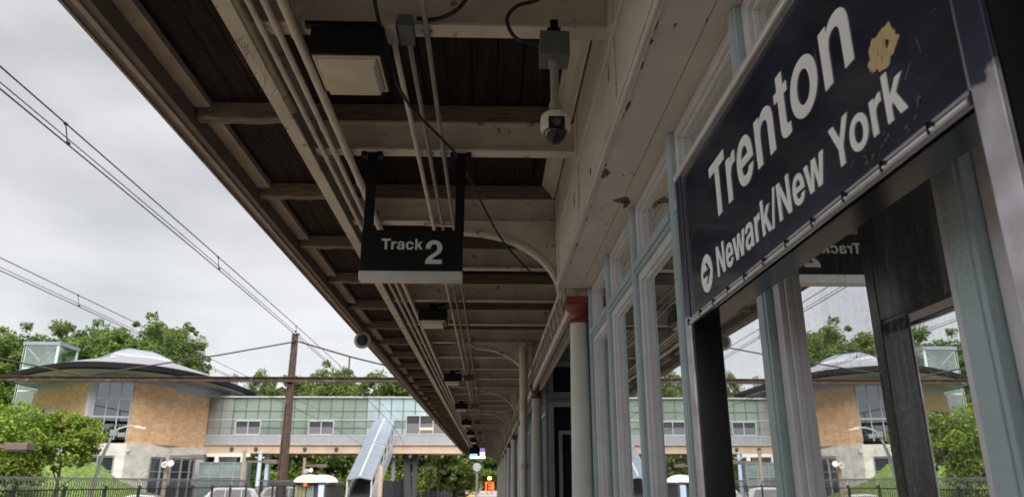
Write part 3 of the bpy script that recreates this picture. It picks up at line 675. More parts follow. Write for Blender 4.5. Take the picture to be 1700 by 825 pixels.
# ------------------------------------------------------------------ canopy lights
LY = [3.2 + 6.072 * k for k in range(8)]
lt = None
for k, y in enumerate(LY):
    lab = ('nearest black box lamp with amber lens hung under the canopy' if k == 0 else '%s black box lamp from the camera along the canopy conduits' % ORD[k])
    if lt is None:
        cx = -.74; lt = thing('canopy_lamp', lab, 'lamp', (cx, y, 2.29), 'black box lamps under the canopy')
        b = MB(); W_ = .185
        z0, z1 = 2.045, 2.20
        b.box(cx - W_, cx + W_, y, y + .012, z0, z1); b.box(cx - W_, cx + W_, y + .358, y + .37, z0, z1); b.box(cx - W_, cx - W_ + .012, y + .012, y + .358, z0, z1); b.box(cx + W_ - .012, cx + W_, y + .012, y + .358, z0, z1)
        b.box(cx - W_, cx + W_, y, y + .37, z1 - .002, z1 + .01); b.build('housing', BLACK, lt, .003)
        b = MB(); q = W_ - .016
        b.box(cx - q, cx + q, y + .016, y + .030, z0 - .008, z0 + .01); b.box(cx - q, cx + q, y + .340, y + .354, z0 - .008, z0 + .01); b.box(cx - q, cx - q + .014, y + .03, y + .34, z0 - .008, z0 + .01); b.box(cx + q - .014, cx + q, y + .03, y + .34, z0 - .008, z0 + .01)
        b.build('lens_frame', CREAMF, lt, .002)
        b = MB(); q1, q2 = q - .016, q - .034
        b.hexa([(cx - q2, y + .05, z0 - .052), (cx + q2, y + .05, z0 - .052), (cx + q2, y + .32, z0 - .052), (cx - q2, y + .32, z0 - .052)],
               [(cx - q1, y + .032, z0 + .004), (cx + q1, y + .032, z0 + .004), (cx + q1, y + .338, z0 + .004), (cx - q1, y + .338, z0 + .004)])
        b.build('lens', LENS, lt, .006)
        b = MB(); b.hexa([(cx - .075, y + .10, 2.212), (cx + .055, y + .10, 2.212), (cx + .055, y + .24, 2.212), (cx - .075, y + .24, 2.212)], [(cx - .035, y + .13, 2.30), (cx + .015, y + .13, 2.30), (cx + .015, y + .20, 2.30), (cx - .035, y + .20, 2.30)])
        b.tube([(cx + .02, y + .17, 2.21), (cx + .02, y + .16, 2.26), (cx + .08, y + .15, 2.285), (cx + .16, y + .15, 2.287)], .018, 8)
        b.build('bracket', BLACK, lt, .003)
    else:
        c = copy_tree(lt); c.location = (-.74 - .03 * min(k, 4), y + .2, 2.29); c['label'] = lab
b = MB(); b.box(-.98, -.42, 3.27, 3.31, 2.262, 2.286); tag(b.build('strut_channel', BLACK, loc=(-.7, 3.29, 2.262)), 'short black strut channel bolted under the nearest beam above the box lamp', 'bracket')
jb = None
for k in range(2, 7):
    y = LY[k] + .3; lab = 'small brown junction box beside the %s canopy lamp' % ORD[k]
    if jb is None:
        jb = thing('junction_box', lab, 'box', (-.45, y, 2.288), 'brown junction boxes under the canopy')
        b = MB(); b.box(-.56, -.34, y, y + .2, 2.08, 2.20); b.build('case', mat('box_brown', (.11, .075, .045), .6, var=.1), jb, .006)
        b = MB(); b.box(-.57, -.33, y - .008, y + .208, 2.072, 2.085); b.build('lid', LAMPB, jb, .003)
        b = MB(); b.tube([(-.45, y + .1, 2.2), (-.45, y + .1, 2.288)], .015, 8); b.build('stem', GREYC, jb)
    else:
        c = copy_tree(jb); c.location = (-.45, y, 2.288); c['label'] = lab

# ------------------------------------------------------------------ conduits (each runs under the beams)
def conduit(name, label, pts, r, m, n=10, clips=True, grp='conduits clipped under the canopy beams', cpl=True):
    t = thing(name, label, 'pipe', (pts[0][0], pts[0][1], pts[0][2]), grp)
    b = MB(); b.tube(pts, r, n); b.build('pipe', m, t, smooth=True)
    if cpl:
        y = pts[0][1] + 1.1 if pts[0][1] > 0 else 1.05 + (int(abs(pts[0][0]) * 1000) % 7) * .3
        while y < min(pts[-1][1], 26): b = MB(); b.tube([(pts[0][0], y, pts[0][2]), (pts[0][0], y + .07, pts[0][2])], r * 1.22, n); b.build('coupling', m, t, smooth=True); y += 3.05
    if clips:
        for y in BY:
            if max(-1, pts[0][1]) < y < min(pts[-1][1], 24):
                b = MB(); x, z = pts[0][0], pts[0][2]
                b.tube([(x, y - .012, z), (x, y + .012, z)], r * 1.18, n); b.box(x - r * 2.1, x + r * 2.1, y - .014, y + .014, 2.284, 2.2895); b.build('clip', GREYC if m is GREYC else CONDUIT, t)
    return t
zc = 2.288
conduit('conduit', 'thin cream conduit running closest to the edge girder', [(-1.215, YN, zc - .020), (-1.215, 62, zc - .020)], .0165, CONDUIT)
conduit('conduit', 'thin cream conduit second in from the edge girder', [(-1.135, YN, zc - .022), (-1.135, 60, zc - .022)], .0185, CONDUIT)
conduit('conduit', 'thickest cream conduit passing behind the black box lamps', [(-1.04, YN, zc - .030), (-1.04, 58, zc - .030)], .027, CONDUIT)
conduit('conduit', 'dark grey conduit hugging the edge girder', [(-1.262, 4.1, 2.335), (-1.262, 56, 2.335)], .020, GREYC, clips=False)
t = conduit('conduit', 'short brownish grey conduit ending in a fitting beside the edge girder', [(-1.275, YN, 2.268), (-1.275, 4.02, 2.268)], .022, mat('brown_conduit', (.36, .31, .26), .5, .1, var=.12), clips=False)
b = MB(); b.tube([(-1.275, 4.0, 2.268), (-1.275, 4.2, 2.268)], .030, 10); b.build('end_fitting', mat('brown_fitting', (.22, .165, .13), .5, var=.1), t, smooth=True)
conduit('conduit', 'thin cream conduit in front of the camera pole beside two grey ones', [(-.537, 3.38, zc - .019), (-.537, 24, zc - .019)], .0165, CONDUIT)
conduit('conduit', 'middle grey conduit of three running past the track sign', [(-.454, 3.38, zc - .017), (-.454, 52, zc - .017)], .0145, GREYC)
conduit('conduit', 'grey conduit nearest the dome camera running along the canopy', [(-.352, YN, zc - .017), (-.352, 50, zc - .017)], .0145, GREYC)
t = thing('switch_box', 'pair of small pale boxes where two conduits start under the beam', 'box', (-.50, 3.2, 2.29))
b = MB(); b.box(-.575, -.50, 3.22, 3.38, 2.22, 2.286); b.build('cream_box', CREAMF, t, .005)
b = MB(); b.box(-.492, -.415, 3.20, 3.38, 2.215, 2.285); b.build('grey_cover', GBOX, t, .004)
def cable(label, pts, r, seg=8):
    out = []
    P = [Vector(p) for p in pts]
    for i in range(len(P) - 1):
        p0 = P[max(i - 1, 0)]; p1 = P[i]; p2 = P[i + 1]; p3 = P[min(i + 2, len(P) - 1)]
        for j in range(seg):
            t = j / seg; out.append(.5 * ((2 * p1) + (p2 - p0) * t + (2 * p0 - 5 * p1 + 4 * p2 - p3) * t * t + (3 * p1 - p0 - 3 * p2 + p3) * t ** 3))
    out.append(P[-1]); b = MB(); b.tube(out, r, 8)
    return tag(b.build('cable', RUBBER, loc=tuple(P[0]), smooth=True), label, 'cable')
cable('long black cable sagging from the box lamp past the track sign', [(-.58, 2.7, 2.30), (-.575, 3.3, 2.20), (-.50, 3.75, 2.10), (-.33, 4.5, 2.21), (-.22, 5.0, 2.26), (.08, 6.2, 2.10), (.42, 7.4, 2.12), (.52, 8.0, 2.27)], .010)
cable('black cable curving along the beam above the three conduits', [(-.40, 3.27, 2.31), (-.30, 3.26, 2.30), (-.18, 3.22, 2.34), (-.08, 3.15, 2.46)], .011)
cable('black cable looping into the side of the grey camera box', [(.29, 3.1, 2.46), (.24, 3.15, 2.36), (.12, 3.18, 2.33), (.07, 3.2, 2.26), (.12, 3.22, 2.165), (.235, 3.24, 2.15)], .010)

b = MB(); qs = random.Random(31)
for i in range(34):
    x = qs.uniform(-1.36, -1.24); y = 3.55 + qs.uniform(-.22, .30); z = 2.27 + qs.uniform(-.03, .02); a = qs.uniform(0, 6.28); ln = qs.uniform(.04, .14)
    b.tube([(x, y, z), (x + .3 * ln * math.cos(a), y + .3 * ln * math.sin(a), z - ln * .5), (x + .5 * ln * math.cos(a + .8), y + .6 * ln * math.sin(a + .8), z - ln)], .0011, 4, False)
tag(b.build('straw_wisps', mat('straw', (.20, .16, .11), .9, var=.2), loc=(-1.3, 3.55, 2.27)), 'dry straw and cobweb wisps hanging from the edge girder', 'cobweb', kind='stuff')

# ------------------------------------------------------------------ security camera
t = thing('security_camera', 'white dome security camera on a pole below a grey box', 'camera', (.315, 3.25, 2.29))
cx, cy = .315, 3.27
b = MB(); b.box(cx - .075, cx + .075, cy - .075, cy + .065, 2.06, 2.20); b.build('junction_box', GBOX, t, .003)
b = MB(); b.box(cx - .035, cx + .035, cy - .03, cy + .03, 2.20, 2.25); b.box(cx - .02, cx + .02, cy - .05, cy - .025, 2.23, 2.285); b.lathe([(.02, 2.25), (.012, 2.285)], (cx, cy, 0), 10); b.build('clamp', BLACK, t, .002)
b = MB(); b.tube([(cx, cy, 2.06), (cx, cy, 1.78)], .022, 14); b.tube([(cx, cy, 2.06), (cx, cy, 2.03)], .031, 14); b.tube([(cx, cy, 1.82), (cx, cy, 1.78)], .030, 14); b.build('pole', GREYC, t, smooth=True)
b = MB(); b.lathe([(.03, 1.765), (.058, 1.760), (.070, 1.75), (.075, 1.73), (.075, 1.675), (.064, 1.664)], (cx, cy, 0), 28); b.build('housing', CAMW, t, smooth=True)
b = MB(); b.lathe([(.058, 1.666), (.054, 1.642), (.042, 1.618), (.026, 1.604), (.008, 1.600)], (cx, cy, 0), 24); b.build('dome', DOME, t, smooth=True)
b = MB(); b.box(cx - .040, cx + .040, cy - .0785, cy - .05, 1.655, 1.712)
b.build('front_window', DOME, t, .003)
b = MB(); b.lathe([(.004, -.082), (.02, -.080), (.024, -.07), (.024, -.05)], (cx, cy - .004, 1.682), 16, 'y'); b.build('lens', mat('lens_grey', (.12, .12, .13), .1, .5, var=.1), t, smooth=True)

# ------------------------------------------------------------------ other canopy fittings
t = thing('horn_speaker', 'grey horn speaker on the outer canopy edge', 'speaker', (-2.22, 12.7, 2.47))
b = MB(); b.lathe([(.14, 0), (.145, .01), (.13, .03), (.09, .09), (.05, .16), (.045, .22)], (-2.2, 12.45, 2.33), 24, 'y'); b.build('horn', mat('horn_grey', (.46, .44, .41), .5, var=.05), t, smooth=True)
b = MB(); b.lathe([(.098, -.012), (.06, -.010)], (-2.2, 12.45, 2.33), 24, 'y'); b.build('mouth', mat('horn_inside', (.02, .02, .022), .6, var=.1), t)
b = MB(); b.lathe([(.04, -.03), (.03, -.01)], (-2.2, 12.44, 2.33), 16, 'y'); b.build('core', DARKS, t)
b = MB(); b.box(-2.22, -2.18, 12.55, 12.6, 2.36, 2.47); b.build('bracket', GREYC, t)
t = thing('departure_screen', 'lit departure screen hanging far along the canopy', 'screen', (-.75, 45, 2.29))
b = MB(); b.box(-1.18, -.22, 45, 45.25, 1.36, 2.02); b.build('case', BLACK, t, .01)
b = MB(); b.box(-1.15, -.25, 44.992, 44.999, 1.39, 1.50); b.build('white_strip', SIGW, t)
b = MB(); b.box(-1.15, -.72, 44.992, 44.999, 1.53, 1.63); b.build('blue_field', SCRB, t)
b = MB(); b.box(-.56, -.27, 44.992, 44.999, 1.53, 1.75); b.build('orange_field', SCRO, t)
b = MB(); b.box(-.56, -.27, 44.992, 44.999, 1.77, 1.98); b.build('indigo_field', SCRD, t)
for x in (-1.0, -.4):
    b = MB(); b.box(x - .02, x + .02, 45.1, 45.14, 2.02, 2.29); b.build('hanger', BLACK, t)
t = thing('drain_pipe', 'yellowed drain pipe standing beside the second iron column', 'pipe', (.56, 12.3, PZ))
b = MB(); b.tube([(.56, 12.3, PZ), (.56, 12.3, 2.1), (.60, 12.3, 2.26)], .058, 14); b.build('pipe', COLP, t, smooth=True)
b = MB(); b.tube([(.56, 12.3, 1.2), (.56, 12.3, 2.2)], .066, 14)
b.build('yellowed_sleeve', YELP, t, smooth=True)
for z in (.2, 1.1): b = MB(); b.tube([(.56, 12.3, z), (.56, 12.3, z + .1)], .074, 14); b.build('collar', YELP, t, smooth=True)
t = thing('engine_marker_sign', 'orange square board with black letter at the far platform end', 'sign', (.05, 112, PZ))
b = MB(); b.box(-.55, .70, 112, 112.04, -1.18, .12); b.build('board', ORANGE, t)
b = MB(); text(b, 'E', 1.5, -.445, -1.07, lambda u, v, w_: (u, 111.995 - w_, v), .004); b.build('lettering', BLACK, t)
for x in (-.3, .4):
    b = MB(); b.box(x - .04, x + .04, 112.05, 112.13, PZ, .05); b.build('leg', DARKS, t)
b = MB(); b.tube([(.05, 112.09, .12), (.05, 112.09, .5)], .04, 8); b.build('stem', DARKS, t)
b = MB(); b.lathe([(.05, .45), (.26, .52), (.28, .66), (.2, .82), (.03, .9)], (.05, 112.09, 0), 14); b.build('amber_lamp', YELL, t, smooth=True)

# ------------------------------------------------------------------ overhead line
def wires(name, label, x0, zc_, zm, ydrop):
    t = thing(name, label, 'wire', (x0, 6, zc_), 'overhead line wires above the tracks')
    fx = lambda y: x0 - .00085 * max(0, y - 6) ** 2
    fz = lambda y: zc_ - .009 * max(-5, y - 6) * (1 if y < 30 else 30 / y)
    ys = [-12 + i * 2 for i in range(46)]
    sag = lambda y: zm + .11 * ((y - 9) / 18) ** 2
    b = MB(); b.tube([(fx(y), y, fz(y)) for y in ys], .0085, 6); b.build('contact_wire', WIREM, t)
    b = MB(); b.tube([(fx(y) + .008, y, fz(y) + .05) for y in ys], .006, 6); b.build('auxiliary_wire', WIREM, t)
    b = MB(); b.tube([(fx(y) + .005, y, fz(y) + sag(y)) for y in ys], .0085, 6); b.build('messenger_wire', WIREM, t)
    for y in ydrop:
        b = MB(); b.tube([(fx(y), y + .1, fz(y) - .01), (fx(y), y, fz(y) + sag(y))], .006, 6); b.lathe([(.016, -.025), (.02, 0), (.016, .025)], (fx(y), y + .1, fz(y) + .015), 8, 'y'); b.lathe([(.016, -.02), (.018, 0), (.016, .02)], (fx(y), y, fz(y) + sag(y)), 8, 'y')
        b.build('dropper', WIREM, t)
    return t
wires('overhead_wires', 'black overhead wires of the nearer track crossing the open sky', -4.47, 3.40, .185, [7.0, 11.6, 17, 23, 30])
wires('overhead_wires', 'black overhead wires of the farther track above the brick building', -8.25, 3.46, .20, [14.5, 20, 26.5, 34])
# rusty catenary frame
t = thing('catenary_gantry', 'rust brown steel post and beam carrying wires across the tracks', 'gantry', (-13.4, 50, LZ))
px0, py0 = -13.45, 50
def hpost(b, x, y, z0, z1, w0, w1):
    for s in (-1, 1):
        b.hexa([(x + s * w0 / 2 - .03, y - w0 / 2, z0), (x + s * w0 / 2 + .03, y - w0 / 2, z0), (x + s * w0 / 2 + .03, y + w0 / 2, z0), (x + s * w0 / 2 - .03, y + w0 / 2, z0)],
               [(x + s * w1 / 2 - .03, y - w1 / 2, z1), (x + s * w1 / 2 + .03, y - w1 / 2, z1), (x + s * w1 / 2 + .03, y + w1 / 2, z1), (x + s * w1 / 2 - .03, y + w1 / 2, z1)])
    b.hexa([(x - w0 / 2 + .02, y - .02, z0), (x + w0 / 2 - .02, y - .02, z0), (x + w0 / 2 - .02, y + .02, z0), (x - w0 / 2 + .02, y + .02, z0)],
           [(x - w1 / 2 + .02, y - .02, z1), (x + w1 / 2 - .02, y - .02, z1), (x + w1 / 2 - .02, y + .02, z1), (x - w1 / 2 + .02, y + .02, z1)])
b = MB(); hpost(b, px0, py0, LZ, 9.8, .52, .30); b.build('post', RUST, t)
b = MB(); hpost(b, -49, py0, LZ, 9.8, .52, .30); b.build('post', RUST, t)
b = MB(); hpost(b, 11.5, py0, LZ, 9.8, .52, .30); b.build('post', RUST, t)
b = MB(); b.box(-49, 11.5, py0 - .3, py0 + .0, 6.46, 6.50); b.box(-49, 11.5, py0 - .17, py0 - .13, 6.50, 6.76); b.box(-49, 11.5, py0 - .3, py0, 6.76, 6.80); b.build('cross_beam', RUST, t)
b = MB(); b.tube([(px0, py0 - .1, 9.3), (-9.6, py0 - .1, 8.2), (-5.0, py0 - .1, 7.1)], .055, 8); b.tube([(-9.6, py0 - .1, 8.2), (-9.6, py0 - .1, 6.8)], .05, 6)
b.tube([(px0, py0 - .1, 9.2), (-18.5, py0 - .1, 8.25), (-27.2, py0 - .1, 6.84)], .05, 8); b.tube([(-27.2, py0 - .1, 6.84), (-34.5, py0 - .1, 8.25), (-40, py0 - .1, 9.0), (-49, py0 - .1, 9.6)], .05, 8)
b.tube([(-33.2, py0 - .1, 8.0), (-33.2, py0 - .1, 6.8)], .05, 6); b.tube([(-5, py0 - .1, 7.1), (-1, py0 - .1, 6.8)], .06, 6)
b.build('tie_rods', mat('dark_rust_rod', (.05, .034, .028), .8, var=.3), t)
b = MB()
for (z, x) in ((9.9, 0), (9.7, .25)): b.lathe([(.06, z), (.09, z + .05), (.06, z + .1)], (px0 + x, py0, 0), 8)
b.build('insulator', DARKS, t)

# ------------------------------------------------------------------ footbridge
FY = 80
fb = thing('footbridge', 'long green glazed footbridge crossing the tracks on a tan girder', 'footbridge', (0, FY + 2.5, TZ))
X0, X1 = -30.2, 34
zb0, zb1, zs1, zm_, zt = 2.94, 3.86, 4.80, 6.38, 8.86
b = MB(); b.box(X0, X1, FY, FY + 5, zb0, zb1); b.box(X0, X1, FY - .15, FY, zb0, zb0 + .08); b.box(X0, X1, FY - .15, FY, zb1 - .08, zb1); b.build('girder', GIRD, fb)
b = MB(); b.box(X0, X1, FY - .02, FY + 5, zb1 + .002, zs1)
b.build('sill_panel', SILL, fb)
b = MB(); b.box(X0, X1, FY + .1, FY + 5, zs1 + .002, zt - .15); b.build('glass_wall', GREENP, fb)
b = MB(); b.box(X0 - .1, X1, FY - .15, FY + 5.3, zt - .15, zt - .03); b.box(X0, X1, FY + 1, FY + 4.2, zt - .029, zt + .1); b.build('roof', WHITEF, fb)
b = MB(); x = X0 + .35
while x < X1: b.box(x - .035, x + .035, FY + .04, FY + .099, zs1, zt - .152); x += 1.285
b.box(X0, X1, FY + .05, FY + .098, 7.28, 7.33); b.box(X0, X1, FY + .045, FY + .097, 5.55, 5.59); b.build('mullion', MULL, fb)
b = MB(); b.box(X0, X1, FY + .02, FY + .096, zm_ - .035, zm_ + .035); b.box(X0, X1, FY - .05, FY - .021, zs1 - .05, zs1 + .02)
x = X0 + .35
while x < X1: b.box(x - .02, x + .02, FY - .04, FY - .021, zb1 + .01, zs1 - .05); x += 2.57
b.build('white_rail', WHITEF, fb)
def bwin(x0, x1, z0=4.85, z1=6.30, n=2):
    b = MB(); wd = .08; sp = (x1 - x0) / n
    for (p, q, r_, s_) in ((x0, x1, z1 - wd, z1), (x0, x1, z0, z0 + wd)): b.box(p, q, FY - .06, FY + .09, r_, s_)
    for i in range(n + 1):
        xc = x0 + i * sp; b.box(xc - wd / 2, xc + wd / 2, FY - .06, FY + .09, z0 + wd, z1 - wd)
    f = b.build('window', WHITEF, fb)
    zm2 = z0 + (z1 - z0) * .58
    b = MB(); b.box(x0 + wd / 2, x1 - wd / 2, FY - .0, FY + .05, zm2, z1 - wd); b.build('upper_pane', WINDK, f)
    b = MB(); b.box(x0 + wd / 2, x1 - wd / 2, FY - .02, FY + .05, z0 + wd, zm2 - .03); b.build('lower_pane', mat('pale_blind', (.13, .13, .145), .2, var=.1, coat=.3), f)
bwin(-26.9, -24.3); bwin(-19.2, -16.6); bwin(-8.9, -4.6, 4.9, 6.9, 3)
b = MB(); b.box(X0, X0 + 2.8, FY + .06, FY + .0985, zs1 + .01, zt - .16); b.build('grey_end_panel', mat('grey_end', (.20, .215, .205), .2, var=.1, scale=.5, coat=.3), fb)
b = MB(); b.box(-7.4, -6.0, FY - .03, FY - .021, 5.40, 5.58); b.build('lit_sign', WARM, fb)
b = MB(); x = X0 + .35 + 13 * 1.285
while x < 20: b.box(x + .05, x + 1.235, FY + .05, FY + .097, 6.43, 7.27); b.box(x + .05, x + 1.235, FY + .05, FY + .097, 7.34, 8.68); x += 1.285
b.build('clear_pane', mat('pale_blue_glazing', (.28, .365, .39), .15, var=.25, scale=.3, coat=.4), fb)
b = MB(); x = X0 + .35 + 13 * 1.285
while x < 20: b.box(x + .05, x + 1.235, FY + .05, FY + .097, 4.83, 5.54); x += 1.285
b.build('lower_clear_pane', MATS['pale_blue_glazing'], fb)
b = MB()
for x in (-19.4, -16.1, -13.2, -24.5, -27): b = MB(); b.lathe([(.14, -.12), (.20, -.1), (.20, .0)], (x, FY - .05, 3.4), 12, 'y'); b.build('girder_lamp', DARKS, fb)
for (x, m, wd) in ((-10.2, SILL, .35), (-8.9, DARKS, .7), (-7.9, DARKS, .5), (-31.0, DARKS, 1.2), (-29.4, DARKS, .5), (-23.5, BLUEP, .35), (14, CONC, 1.0)):
    b = MB(); b.hexa([(x - wd / 2 + (.5 if wd == .7 else 0), FY + 1, TZ), (x + wd / 2 + (.5 if wd == .7 else 0), FY + 1, TZ), (x + wd / 2 + (.5 if wd == .7 else 0), FY + 1.8, TZ), (x - wd / 2 + (.5 if wd == .7 else 0), FY + 1.8, TZ)],
                          [(x - wd / 2, FY + 1, zb0), (x + wd / 2, FY + 1, zb0), (x + wd / 2, FY + 1.8, zb0), (x - wd / 2, FY + 1.8, zb0)]); b.build('pier', m, fb)
b = MB()
for x in (-28.6, -25.9): b.box(x, x + .4, FY - .3, FY + .4, 2.05, 2.6)
b.box(-29.6, -25, FY - .3, FY + .4, 2.6, 2.93); b.build('white_bearing', mat('bearing_white', (.62, .61, .58), .6, var=.1), fb)
b = MB(); x = -22
while x < -1: b.lathe([(.10, 2.55), (.13, 2.75), (.05, 2.935)], (x, FY + .3, 0), 8); x += 1.7
b.build('drip_fitting', WHITEF, fb)
# glass stair tower under the bridge end
t = thing('glass_lift_enclosure', 'low grey glazed enclosure under the footbridge beside the brick building', 'enclosure', (-27.2, 78.5, LZ))
b = MB(); b.box(-29.3, -24.6, 77.6, 79.4, LZ, 1.95); b.build('glazing', mat('grey_green_glazing', (.17, .22, .22), .12, var=.3, scale=.6), t)
b = MB()
for i in range(5): b.box(-29.35 + i * 1.17, -29.25 + i * 1.17, 77.52, 77.59, LZ, 1.95)
for z in (1.90, .5): b.box(-29.3, -24.6, 77.53, 77.588, z, z + .09)
b.build('glazing_bars', SILL, t)

# ------------------------------------------------------------------ covered stair from the bridge to the ground
t = thing('covered_stairway', 'blue grey roofed stairway descending from the footbridge', 'stairway', (-11.2, 66.5, LZ))
def srun(ya, za, yb, zb):
    return ya, za, yb, zb
A = (80, 6.25); M_ = (73.6, 3.55); B_ = (66.6, .42)
for (p, q, nm) in ((A, M_, 'upper_roof'), (M_, B_, 'lower_roof')):
    b = MB(); xl, xr = -12.35, -10.15; xm = -11.25
    dz = .12 if nm == 'upper_roof' else 0
    ya, za, yb, zb = p[0], p[1] + dz, q[0], q[1] + dz
    b.hexa([(xl, yb, zb - .2), (xm, yb, zb), (xm, ya, za), (xl, ya, za - .2)], [(xl, yb, zb - .1), (xm, yb, zb + .1), (xm, ya, za + .1), (xl, ya, za - .1)])
    b.hexa([(xm, yb, zb), (xr, yb, zb - .2), (xr, ya, za - .2), (xm, ya, za)], [(xm, yb, zb + .1), (xr, yb, zb - .1), (xr, ya, za - .1), (xm, ya, za + .1)])
    n = 12
    for i in range(1, n):
        k = i / n; y = ya + (yb - ya) * k; z = za + (zb - za) * k
        b.bar((xl, y, z - .09), (xm - .06, y, z + .11), .03, .02); b.bar((xm + .06, y, z + .11), (xr, y, z - .09), .03, .02)
    b.build(nm, STAIRR, t)
    b = MB(); b.bar((xm, ya, za + .13), (xm, yb, zb + .13), .16, .06); b.build('ridge_cap', WHITEF, t)
b = MB()
for x in (-12.3, -10.2):
    b.hexa([(x - .05, 80, 2.9), (x + .05, 80, 2.9), (x + .05, 64.9, -3.0), (x - .05, 64.9, -3.0)], [(x - .05, 80, 4.3), (x + .05, 80, 4.3), (x + .05, 64.9, -1.75), (x - .05, 64.9, -1.75)])
b.build('side_panel', STAIRS, t)
b = MB()
for i in range(7):
    k = i / 6; y = 80 - 13.2 * k; zt_ = 6.05 - 5.75 * k
    for x in (-12.3, -10.2): b.box(x - .06, x + .06, y - .12, y, zt_ - 2.2, zt_)
for x in (-12.3, -10.2): b.bar((x, 80, 5.9), (x, 66.7, .15), .1, .14); b.bar((x, 80, 5.0), (x, 66.7, -.75), .06, .08)
b.build('side_frame', WHITEF, t)
b = MB(); n = 34
for i in range(n): y = 79.6 - i * .42; z = 3.6 - i * .175; b.box(-12.2, -10.3, y - .42, y, z - .25, z)
b.build('steps', DARKS, t)
b = MB(); b.box(-10.35, -9.8, 70.2, 70.8, LZ - .8, 1.5); b.build('support', mat('tan_concrete', (.46, .38, .28), .8, var=.12), t)

# ------------------------------------------------------------------ brick building
bb = thing('brick_building', 'tan brick station building with dark lens roof and pale skylight', 'building', (-36, 76, LZ))
WP = [(-47.6, 78.4), (-36.7, 69.0), (-33.2, 69.9), (-31.2, 74.3), (-29.9, 79.6), (-29.9, 92), (-47.6, 92)]
def wallseg(b, p, q, z0, z1, th=.3, a=0., c=1., out=0.):
    p = Vector(p); q = Vector(q); d = (q - p); n = Vector((d.y, -d.x)).normalized()
    if n.dot(Vector((p.x + 38, p.y - 84))) < 0: n = -n
    s = p + d * a + n * out; e2 = p + d * c + n * out; s2 = s - n * th; e3 = e2 - n * th
    b.hexa([(s.x, s.y, z0), (e2.x, e2.y, z0), (e3.x, e3.y, z0), (s2.x, s2.y, z0)], [(s.x, s.y, z1), (e2.x, e2.y, z1), (e3.x, e3.y, z1), (s2.x, s2.y, z1)])
b = MB(); wallseg(b, WP[2], WP[3], 3.45, 8.95); wallseg(b, WP[3], WP[4], 3.45, 8.55); wallseg(b, WP[4], WP[5], 3.45, 8.95); b.build('brick_wall', BRICK, bb)
b = MB()
wallseg(b, WP[0], WP[1], 7.1, 8.95, a=.0, c=.97); wallseg(b, WP[0], WP[1], 3.45, 7.1, a=.42, c=.97); wallseg(b, WP[0], WP[1], 3.45, 5.4, a=0, c=.42); b.build('left_brick_wall', BRICKB, bb)
b = MB(); wallseg(b, WP[0], WP[1], 5.4, 7.1, .2, .02, .42, -.1); f = b.build('window', WINDK, bb)
b = MB(); wallseg(b, WP[0], WP[1], 5.5, 7.1, .12, .20, .23, .02); wallseg(b, WP[0], WP[1], 5.4, 7.15, .12, .41, .43, .02); b.build('window_bar', WHITEF, f)
b = MB(); wallseg(b, WP[1], WP[2], 3.75, 9.0, .2, .07, .97, -.05); f = b.build('corner_window', WINBL, bb)
b = MB()
for k in (.10, .40, .68, .96): wallseg(b, WP[1], WP[2], 3.75, 9.0, .1, k - .012, k + .012, .03)
for z in (5.7, 7.4, 8.9): wallseg(b, WP[1], WP[2], z, z + (.16 if z == 5.7 else .07), .1, .07, .97, .05)
b.build('window_bar', MULL if False else CLEREM, f)
b = MB(); wallseg(b, WP[1], WP[2], 3.3, 9.0, .4, -.07, .07, .04); wallseg(b, WP[0], WP[1], 3.45, 9.0, .4, .97, 1.02, .02); b.build('corner_pier', CLEREM, bb)
b = MB(); b.add([(-46, 80, 3.5), (-31, 80, 3.5), (-31, 80, 9), (-46, 80, 9)], [(0, 1, 2, 3)]); b.box(-45, -30.5, 79, 90, 3.4, 3.5); b.build('hall_interior', INTD, bb)
b = MB(); wallseg(b, WP[1], WP[2], 4.2, 5.2, .02, .52, .56, -1.2); b.build('lime_banner', LGREEN, bb)
b = MB(); b.lathe([(.02, 5.1), (.16, 5.2), (.16, 5.35), (.02, 5.42)], (-34.6, 71.6, 0), 10); b.build('hall_lamp', WARM, bb)
b = MB()
for i in range(6): wallseg(b, WP[i], WP[i + 1], 8.55 if i == 3 else 8.95, 9.9, .3, 0, 1, -.25)
b.build('clerestory', CLEREM, bb)
# lower concrete storey
CPs = [(-47.9, 78.0), (-38.9, 70.4), (-36.9, 68.6), (-33.0, 69.5), (-29.7, 79.3), (-29.7, 90)]
b = MB()
for i in range(5):
    wallseg(b, CPs[i], CPs[i + 1], 2.35, 3.44)
for (i, a, c) in ((1, 0, 1), (2, 0, .10), (2, .80, 1.0), (3, 0, .14), (3, .92, 1), (0, 0, 1), (4, 0, 1)): wallseg(b, CPs[i], CPs[i + 1], LZ - .5, 2.35, .35, a, c)
wallseg(b, CPs[3], CPs[4], LZ - .5, 2.35, .35, .14, .30, .0)
b.build('concrete_storey', CONC, bb)
b = MB(); wallseg(b, CPs[2], CPs[3], LZ - .5, 2.349, .2, .10, .80, -.15); f = b.build('ground_window', WINDK, bb)
b = MB(); wallseg(b, CPs[3], CPs[4], LZ - .5, 2.349, .2, .30, .92, -.15); f2 = b.build('ground_window', WINDK, bb)
b = MB()
for k in (.12, .45, .78): wallseg(b, CPs[2], CPs[3], LZ, 2.348, .1, k - .012, k + .012, -.04)
for z in (1.0, 2.2): wallseg(b, CPs[2], CPs[3], z, z + .06, .08, .1, .8, -.045)
b.build('window_bar', SILL, f)
b = MB()
for k in (.315, .45, .58, .72, .84, .905): wallseg(b, CPs[3], CPs[4], LZ, 2.348, .1, k - .008, k + .008, -.04)
for z in (1.0, 2.2): wallseg(b, CPs[3], CPs[4], z, z + .06, .08, .3, .92, -.045)
b.build('window_bar', SILL, f2)
